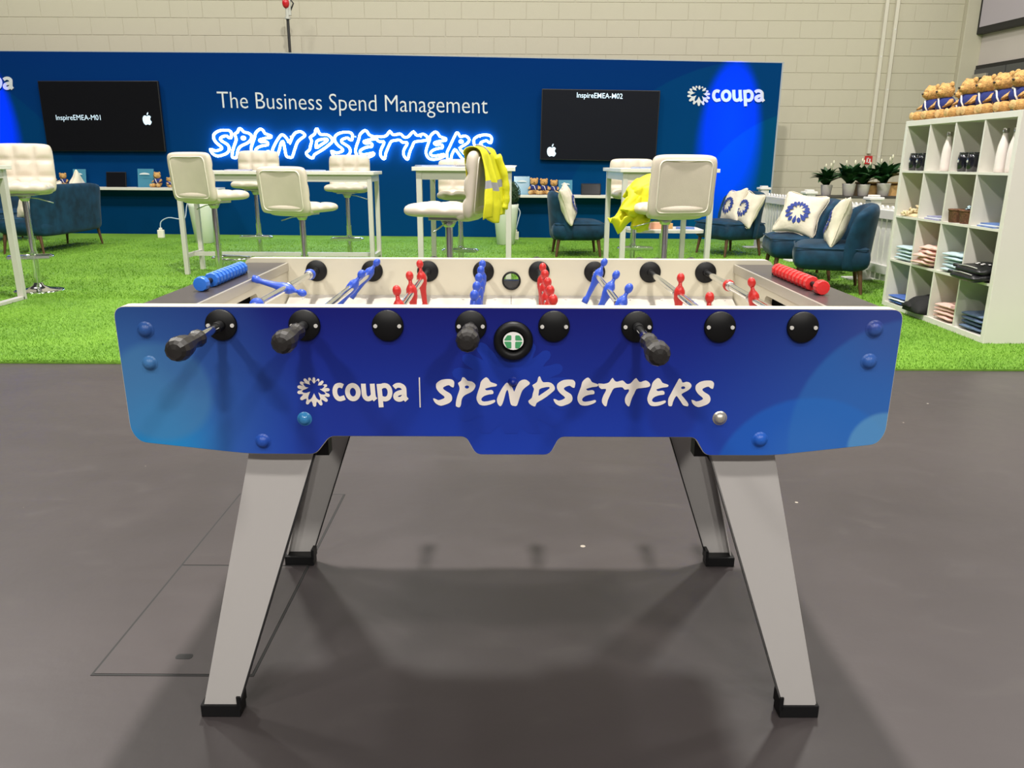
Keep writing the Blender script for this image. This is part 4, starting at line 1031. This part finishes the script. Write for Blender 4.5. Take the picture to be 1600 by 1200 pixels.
def cush(lb, x, y, z, yaw, lean, spin=0., **k):
    """cushion standing, its face (+z local) turned to horizontal direction yaw, leaning back"""
    m = Matrix.Rotation(yaw, 4, 'Z') @ Matrix.Rotation(PI/2 - lean, 4, 'X') @ Matrix.Rotation(spin, 4, 'Z')
    return make_cushion_thing(lb, (x, y, z), m.to_euler(), **k)
# yaw 0: face looks toward -y
def cush_at(lb, px, py, y, yaw, lean, spin=0., **k):
    p = at_y(px, py, y); return cush(lb, p.x, p.y, p.z, yaw, lean, spin, **k)
cush_at('cream cushion standing on the middle chair, its flower face turned right', 887, 319, 9.82, PI/2 - .22, .30, .18, sc=1.0)
cush_at('cream flower cushion, left of the two on the chair by the far fence post', 1146, 322, 10.22, -PI/2 + .22, .34, .12, sc=.96)
cush_at('cream flower cushion, right of the two on the chair by the far fence post', 1169, 327, 9.98, -PI/2 + .30, .40, -.12, sc=.96)
cush_at('large cream cushion with a clear navy flower tilted in the middle fence-row chair', 1251, 335, 8.10, -PI/2 + .85, .48, -.12, sc=.98)
cush_at('cream cushion seen edge-on in the nearest chair by the cube shelf', 1309, 348, 7.26, -PI/2 - .30, .28, .06, sc=1.0)
cush_at('cream cushion with its corner poking above the sofa back', 121, 299, 10.75, -PI/2, .12, .72, sc=.9)
cush_at('cream cushion lying flat-topped on the sofa back near the quilted stool', 82, 309, 10.25, -PI/2 + .1, .15, .06, sc=.95)
cush_at('cream cushion standing on the sofa seat next to the bar table leg', 42, 322, 9.86, -.55, .42, .2, sc=.72, print_=False)

# coffee table
ct = T('coffee_table', 'low white coffee table on a chrome star base behind the crumpled jacket', 'table', (1.66, 8.85, .012), 0)
O('table_top', flat([rounded([(-.42, -.27), (.42, -.27), (.42, .27), (-.42, .27)], .12, 6)], .03, to=lambda x, y, z: (x, y, .415 + z)), 'white_laminate', ct)
O('column', MB().cyl((0, 0, .05), (0, 0, .40), .03, n=16), 'chrome', ct)
for k in range(4):
    a = PI/4 + k*PI/2 + .2; O('star_leg', MB().tube([(0, 0, .10), (math.cos(a)*.2, math.sin(a)*.2, .05), (math.cos(a)*.36, math.sin(a)*.36, .012)], [.018, .015, .010], 8), 'chrome', ct)
t = T('snack_box', 'small orange and brown snack box on the coffee table', 'box', (1.62, 8.80, .442), .2); O('carton', MB().box(-.12, .06, -.05, .05, 0, .07, .004), 'pinkish', t); O('carton', MB().box(.065, .14, -.04, .05, 0, .06, .004), 'ply_wood', t)
t = T('magazine', 'blue magazine on the low coffee table right of the snack box', 'magazine', (1.92, 8.88, .442), -.2, 'magazines on the coffee table'); O('cover', MB().box(-.10, .10, -.13, .13, 0, .006), 'paper_blue', t)
t = T('magazine', 'pale magazine on the low coffee table left of the snack box', 'magazine', (1.38, 8.85, .442), .2, 'magazines on the coffee table'); O('cover', MB().box(-.11, .11, -.13, .13, 0, .006), 'cloth_ice', t)

# ================================================================== FOOSBALL TABLE
FT = T('foosball_table', 'blue printed football table with grey legs in the foreground', 'foosball table', (.0003, 1.3922, 0), .0052)
ZT, ZR_, YB_ = .896, .863, .727
XL, XR = -.717, .706
prof = [(XL, ZT), (XR, ZT), (XR-.002, .66), (.690, .637), (.4966, .614), (.366, .614), (.345, .650), (.090, .650), (.072, .614), (-.068, .614), (-.087, .650), (-.342, .650), (-.3705, .614), (-.4966, .614), (-.700, .637), (XL+.002, .66)]
rad = [.022, .022, .02, .02, .03, .012, .010, .010, .012, .012, .010, .010, .012, .03, .02, .02]
outl = rounded(prof, rad, 5)
hole = [( .0005 + .0205*math.cos(a), .838 + .0205*math.sin(a)) for a in [2*PI*i/24 for i in range(24)]]
front = O('front_panel', flat([outl], .0285, y0=.0157), 'cream_panel', FT)
O('printed_film', flat([outl], .0014, y0=.0007, off=-.0012), 'panel_print', front)
back = O('back_panel', flat([outl, hole], .03, y0=YB_+.015), 'cream_panel', FT)
O('printed_film', flat([outl, hole], .0014, y0=YB_+.0308, off=-.0012).xf(Matrix.Identity(4)), 'panel_print', back)
# end boxes
for s in (-1, 1):
    end = O('end_wall', flat([[(.03, .655), (YB_, .655), (YB_, .879), (.03, .879)], rounded([(.265, .792), (.462, .792), (.462, .846), (.265, .846)], .02, 5)], .018, to=lambda x, y, z: (s*.613 + z, x, y)), 'cream_panel', FT)
    O('goal_box', MB().box(min(s*.625, s*.69), max(s*.625, s*.69), .25, .48, .77, .786).box(min(s*.683, s*.69), max(s*.683, s*.69), .25, .48, .786, .87).box(min(s*.625, s*.69), max(s*.625, s*.69), .245, .25, .77, .87).box(min(s*.625, s*.69), max(s*.625, s*.69), .48, .485, .77, .87).box(min(s*.625, s*.69), max(s*.625, s*.69), .25, .48, .866, .87), 'dark_inside', end)
    O('end_panel', MB().box(min(s*.690, s*.704), max(s*.690, s*.704), .03, YB_, .655, .875), 'panel_print', FT)
    O('end_deck', MB().box(min(s*.606, s*.7085), max(s*.606, s*.7085), .0302, YB_-.0002, .877, .884, .001), 'charcoal_deck', FT)
    O('deck_trim', MB().box(min(s*.600, s*.606), max(s*.600, s*.606), .0302, YB_-.0002, .862, .8845, .001), 'alu_trim', FT)
    for (y, z) in ((.05, .862), (.05, .668), (.70, .862), (.70, .668)):
        O('end_bolt', MB().cyl((s*.704, y, z), (s*.724, y, z), .010, .008, n=12), 'black_plastic', FT)
O('cabinet_floor', MB().box(-.69, .69, .03, YB_, .655, .668), 'dark_inside', FT)
O('playfield', MB().box(-.604, .604, .03, YB_, .765, .778), 'pitch_white', FT)
# pitch markings
g = MB(); g.box(-.0025, .0025, .06, .70, .7781, .7784); g.tube([(.10*math.cos(a), .3635+.10*math.sin(a), .778) for a in [2*PI*i/32 for i in range(32)]], .0015, 4, True)
O('pitch_lines', g, 'grey_plastic', FT)
for y0, y1, ya, yb in ((YB_-.001, YB_-.052, YB_-.001, YB_-.052), (.031, .082, .031, .082)):
    mb = MB(); mb.add([(-.6, y0, .798), (0-.0008, y0, .798), (0-.0008, y1, .779), (-.6, y1, .779), (0+.0008, y0, .798), (.6, y0, .798), (.6, y1, .779), (0+.0008, y1, .779)], [(0, 1, 2, 3), (4, 5, 6, 7)])
    sb = O('side_ramp', mb, 'pitch_white', FT)
    for k in range(14):
        x = -.56 + k*.086 + (.02 if k > 6 else 0); yy = y0*.6 + y1*.4; O('screw', MB().cyl((x, yy, .789), (x, yy, .7925), .0032, n=8), 'screw_steel', sb)
# ball cups
cup = O('ball_cup', MB().lathe([(.0205, -.002), (.0205, -.010), (.026, -.014), (.033, -.012), (.036, -.006), (.036, .0)], (.0016, 0, .836), 'Y', 32), 'black_plastic', FT)
mb = MB(); n = 24
O('cup_print', flat([[(.0016 + .0185*math.cos(a), .8375 + .0165*math.sin(a)) for a in [2*PI*i/24 for i in range(24)]]], .001, y0=-.0105), 'ribbon_white', cup)
for sx_ in (-1, 1):
    for sz_, (h0, h1) in ((1, (.0012, .0105)), (-1, (.0012, .0135))):
        O('cup_print_patch', flat([rounded([(.0016 + sx_*.0035, .8375 + sz_*h0), (.0016 + sx_*.0168, .8375 + sz_*h0), (.0016 + sx_*.011, .8375 + sz_*h1), (.0016 + sx_*.0035, .8375 + sz_*h1)], .002, 3)], .0006, y0=-.0113), 'green_print', cup)
rim = O('ball_cup', MB().lathe([(.0205, .004), (.0205, -.006), (.0245, -.006), (.0255, .0), (.0255, .001)], (.0005, YB_, .838), 'Y', 32, caps=False), 'black_plastic', FT)
O('cup_bowl', flat([[(.0005 + .0205*math.cos(a), .838 + .0205*math.sin(a)) for a in [PI + PI*i/12 for i in range(13)]]], .028, y0=YB_+.014), 'cup_gloss', rim)
# legs
def leg_plate(s, y, th):
    q = [(s*.51, .66), (s*.385, .66), (s*.385, .60), (s*.582, .028), (s*.655, .028), (s*.51, .60)]
    return flat([q], th, y0=y)
for yi, (y, inner) in enumerate(((.0375, 1), (.0375+.682, -1))):
    for s in (-1, 1):
        lg = O('leg', leg_plate(s, y, .004), 'leg_grey', FT)
        mb = MB()
        for (xa, za, xb, zb, w_) in ((s*.51, .60, s*.655, .028, .028),):
            y2 = y + inner*.002; mb.add([(xa, y2, .66), (xa, y2 + inner*w_, .66), (xa, y2 + inner*w_, za), (xb, y2 + inner*.020, zb), (xb, y2, zb), (xa, y2, za)], [(0, 1, 2, 5), (5, 2, 3, 4)])
        fo = O('leg_flange', mb, 'leg_grey', lg); md = fo.modifiers.new('t', 'SOLIDIFY'); md.thickness = .003
        mb = MB(); mb.add([(s*.385, y-.002, .60), (s*.385, y+inner*.012, .60), (s*.582, y+inner*.012, .028), (s*.582, y-.002, .028)], [(0, 1, 2, 3)])
        e = O('leg_edge', mb, 'black_steel', lg); md = e.modifiers.new('t', 'SOLIDIFY'); md.thickness = .003
        xa, xb = sorted((s*.578, s*.662)); ya, yb = sorted((y - inner*.006, y + inner*.034))
        O('rubber_foot', MB().box(xa, xb, ya, yb, 0, .030, .002).box(*sorted((s*.576, s*.584)), ya, yb, .02, .05), 'black_plastic', lg)
        # hinge bracket behind the panel
        xs = sorted((s*.44, s*.36)); O('hinge_bracket', MB().box(xs[0], xs[1], y + inner*.03 - .01, y + inner*.03 + .02, .59, .655).box(*sorted((s*.365, s*.395)), y + inner*.05 - .008, y + inner*.05 + .008, .585, .63), 'black_plastic', lg)
        O('leg_bolt', MB().cyl((s*.372, y + inner*.02-.002, .628), (s*.372, y + inner*.02-.008, .628), .006, n=10), 'screw_steel', lg)
for s in (-1, 1):   # sloping dark folding stay between the legs of one end
    mb = MB(); mb.add([(s*.39, .06, .655), (s*.345, .06, .655), (s*.43, .06, .52), (s*.455, .06, .52)], [(0, 1, 2, 3)])
    o = O('folding_stay', mb, 'black_steel', FT); md = o.modifiers.new('t', 'SOLIDIFY'); md.thickness = .02
# hubs
RX_ = [-.525 + .15*i for i in range(8)]
def hub(x, y, d, parent=FT, plain=False):
    o = O('rod_bearing', MB().lathe([(.0285, 0), (.0285, .004), (.027, .0062), (.001, .0066)][::1], (0, 0, 0), 'Y', 32).xf(TR((x, y, ZR_)) @ (RX(PI, 4, 'Z') if d < 0 else Matrix.Identity(4))), 'black_plastic', parent)
    for s in (() if plain else (-1, 1)):
        yy = y + d*.0062
        O('screw', MB().cyl((x+s*.0215, yy, ZR_+.0), (x+s*.0215, yy + d*.0022, ZR_), .0036, n=12).cyl((x+s*.0215, yy + d*.0022, ZR_), (x+s*.0215, yy + d*.0024, ZR_), .0014, n=6), 'screw_steel', o)
for i, x in enumerate(RX_):
    hub(x, 0, -1)
    hub(x, YB_, -1, plain=True)
    # outer side bearing of the far panel
    hub(x, YB_+.0315, 1)
def ell(cx, cy, cz, rx, ry, n=12): return [Vector((cx + rx*math.cos(2*PI*k/n), cy + ry*math.sin(2*PI*k/n), cz)) for k in range(n)]
def player_mb():
    mb = MB(); R = [(-.078, -.001, .0085, .0085), (-.066, -.001, .0088, .0088), (-.060, 0, .0062, .0072), (-.045, 0, .0068, .0085), (-.028, 0, .0078, .0098), (-.018, 0, .0095, .0105), (-.010, 0, .0118, .0118), (0, 0, .0125, .0125), (.010, 0, .0118, .0132), (.017, 0, .0080, .0122), (.0205, 0, .0052, .0070), (.025, 0, .0040, .0042), (.029, 0, .0045, .0045)]
    mb.loft([ell(cx, 0, z, rx, ry) for z, cx, rx, ry in R]); mb.ball((0, 0, .0385), (.0088, .0085, .0112), 14, 10); return mb
PBM = {c: player_mb().mesh('player', 'player_'+c) for c in ('blue', 'red')}
def collar_mb(c): return MB().lathe([(.0085, -.007), (.0135, -.006), (.0142, 0), (.0135, .006), (.0085, .007)], axis='Y', n=20).mesh('bumper_ring', 'player_'+c)
CBM = {c: collar_mb(c) for c in ('blue', 'red')}
SLV = MB().lathe([(.0085, -.006), (.0112, -.006), (.0112, .006), (.0085, .006)], axis='Y', n=18).mesh('clamp_sleeve', 'chrome_dull')
rods = [ # colour, player ys, tilt (rotation about y; + = head toward +x), bumper ys
 ('blue', [.423], 1.85, [.655, .205], -.105, -.210),
 ('blue', [.665, .444], .65, [], -.048, -.158),
 ('red', [.573, .363, .155], -.10, [], None, None),
 ('blue', [.573, .457, .333, .211, .100], .06, [], -.042, -.140),
 ('red', [.519, .395, .273, .163, .053], .02, [], None, None),
 ('blue', [.65, .416, .216], .42, [], -.116, -.228),
 ('red', [.349, .088], .02, [], None, None),
 ('red', [.291], -.22, [.494, .10], None, None)]
HP = [(.006, 0), (.0125, .001), (.0150, .006), (.0150, .014), (.0125, .022), (.0115, .034), (.0130, .044), (.0170, .060), (.0200, .078), (.0200, .092), (.0170, .102), (.0120, .107), (.004, .109)]
def handle(x, ya, yb, parent):
    k = (ya-yb)/.109
    mb = MB().lathe([(r, ya - h*k) for r, h in HP], (x, 0, ZR_), 'Y', 12, smooth=False)
    h = O('handle', mb, 'black_grip', parent); return h
for i, (c, pys, tilt, bys, ha, hb) in enumerate(rods):
    x = RX_[i]; y0, y1 = (.0, .72)
    if ha is not None: y0 = ha - .006
    else: y1 = YB_ + .03 + .13
    if i in (0, 1, 3, 5): pass
    rod = O('rod', MB().cyl((x, y0, ZR_), (x, y1, ZR_), .0080, n=18), 'chrome', FT)
    for y in pys:
        O('player', PBM[c], None, rod, (x, y, ZR_), (0, tilt, 0))
        O('clamp_sleeve', SLV, None, rod, (x, y + .0185, ZR_))
    for y in bys: O('bumper_ring', CBM[c], None, rod, (x, y, ZR_)); O('clamp_sleeve', SLV, None, rod, (x, y - .013 if y > .3 else y + .013, ZR_))
    if ha is not None:
        handle(x, ha, hb, rod)
        O('rod_sleeve', MB().cyl((x, 0, ZR_), (x, -.030 if i != 1 else -.046, ZR_), .0095, n=16), 'black_plastic', rod)
        O('rod_sleeve', MB().cyl((x, YB_, ZR_), (x, YB_-.02, ZR_), .0095, n=16), 'black_plastic', rod)
    else:
        handle(x, YB_+.03+.06, YB_+.03+.169, rod)
        O('rod_sleeve', MB().cyl((x, YB_, ZR_), (x, YB_-.02, ZR_), .0095, n=16), 'black_plastic', rod)
# bead counters
for s, c, xx, ya, yb in ((-1, 'blue', -.650, .236, .520), (1, 'red', .645, .222, .528)):
    ctr = O('score_counter', MB().cyl((xx, ya+.006, .8995), (xx, yb, .8995), .0055, n=12).box(xx-.006, xx+.006, yb-.004, yb+.004, .884, .902).box(xx-.006, xx+.006, ya+.026, ya+.032, .884, .902), 'black_plastic', FT)
    pitch = (yb-.01 - (ya+.062))/10
    mb = MB().lathe([(.006, 0), (.0148, .0016), (.0160, .0045), (.0160, pitch*.52), (.0140, pitch*.66), (.0075, pitch*.76), (.006, pitch*.99)], axis='Y', n=10, smooth=False).mesh('score_bead', 'bead_'+c)
    for k in range(10): O('score_bead', mb, None, ctr, (xx, ya + .062 + k*pitch, .8995), (0, .31, 0))
    O('score_bead', MB().lathe([(.0055, 0), (.0140, .001), (.0155, .004), (.0155, .018), (.0125, .022), (.004, .023)], axis='Y', n=12, smooth=False).mesh('score_bead', 'bead_'+c), None, ctr, (xx, ya, .8995), (0, .2, 0))
# domed bolts
for px, py, r, m in ((228, 515, .0125, 'panel_print'), (235, 567, .0115, 'panel_print'), (1368, 515, .0135, 'panel_print'), (1359, 566, .0125, 'panel_print'), (411, 689, .0120, 'panel_print'), (1188, 688, .0125, 'panel_print'), (476, 654, .0110, 'bolt_cyan'), (1125, 654, .0110, 'alu_trim'), (801, 597, .0075, 'panel_print')):
    p = at_y(px, py, 1.391); O('domed_bolt', MB().lathe([(r*1.25, 0), (r*1.05, -.0012), (r*.95, -.0030), (r*.75, -.0062), (r*.45, -.0082), (.0005, -.0090)], (p.x, -.0005, p.z), 'Y', 22), m, front)
# printed lettering on the panel
KX_ = .001184
def pp(x, y):   # lettering pixel -> panel metres (x, z)
    return ((x-800)*KX_, EYE - .408 + -(y-610)*.001245)
faint = [[(( (x-490.6)*3.7+800-800)*KX_, .752 - ((y-610)*3.7)*.001245*.98) for x, y in lp] for lp in LOGO_LOOPS]
faint = [[(x, z) for x, z in lp if True] for lp in faint]
faint = [[(x, max(.657, min(.885, z))) for x, z in lp] for lp in faint[:1]]
O('faint_flower_print', flat(faint, .0002, y0=-.0003), 'print_faint', front)
mb = flat([[pp(*q) for q in lp] for lp in LOGO_LOOPS], .0004, y0=-.0008)
for k_, lps in enumerate(word_loops(7.4)):
    q = flat([[pp(*v) for v in lp] for lp in lps], .0004, y0=-.0008 - .00004*k_); mb.add(q.v, q.f)
x0_, z0_ = pp(654.8, 590); x1_, z1_ = pp(656.6, 636.5); mb.box(x0_, x1_, -.001, -.0006, z1_, z0_)
O('logo_print', mb, 'print_white', front, label='white flower emblem and word coupa')
def spx(p): x, y = p; return pp(x + 346, y + 389.3 - .0165*(x-340))
for k_, (loops, nm) in enumerate(zip(SPEND, NAMES)):
    dx_ = {1: 1.5, 2: 4.5, 3: 3.5}.get(k_, 0)
    O('printed_letter', flat([smooth_loop([spx((p[0] + dx_, p[1])) for p in lp], 2) for lp in loops], .0004, y0=-.0008, off=.0003), 'print_white', front)
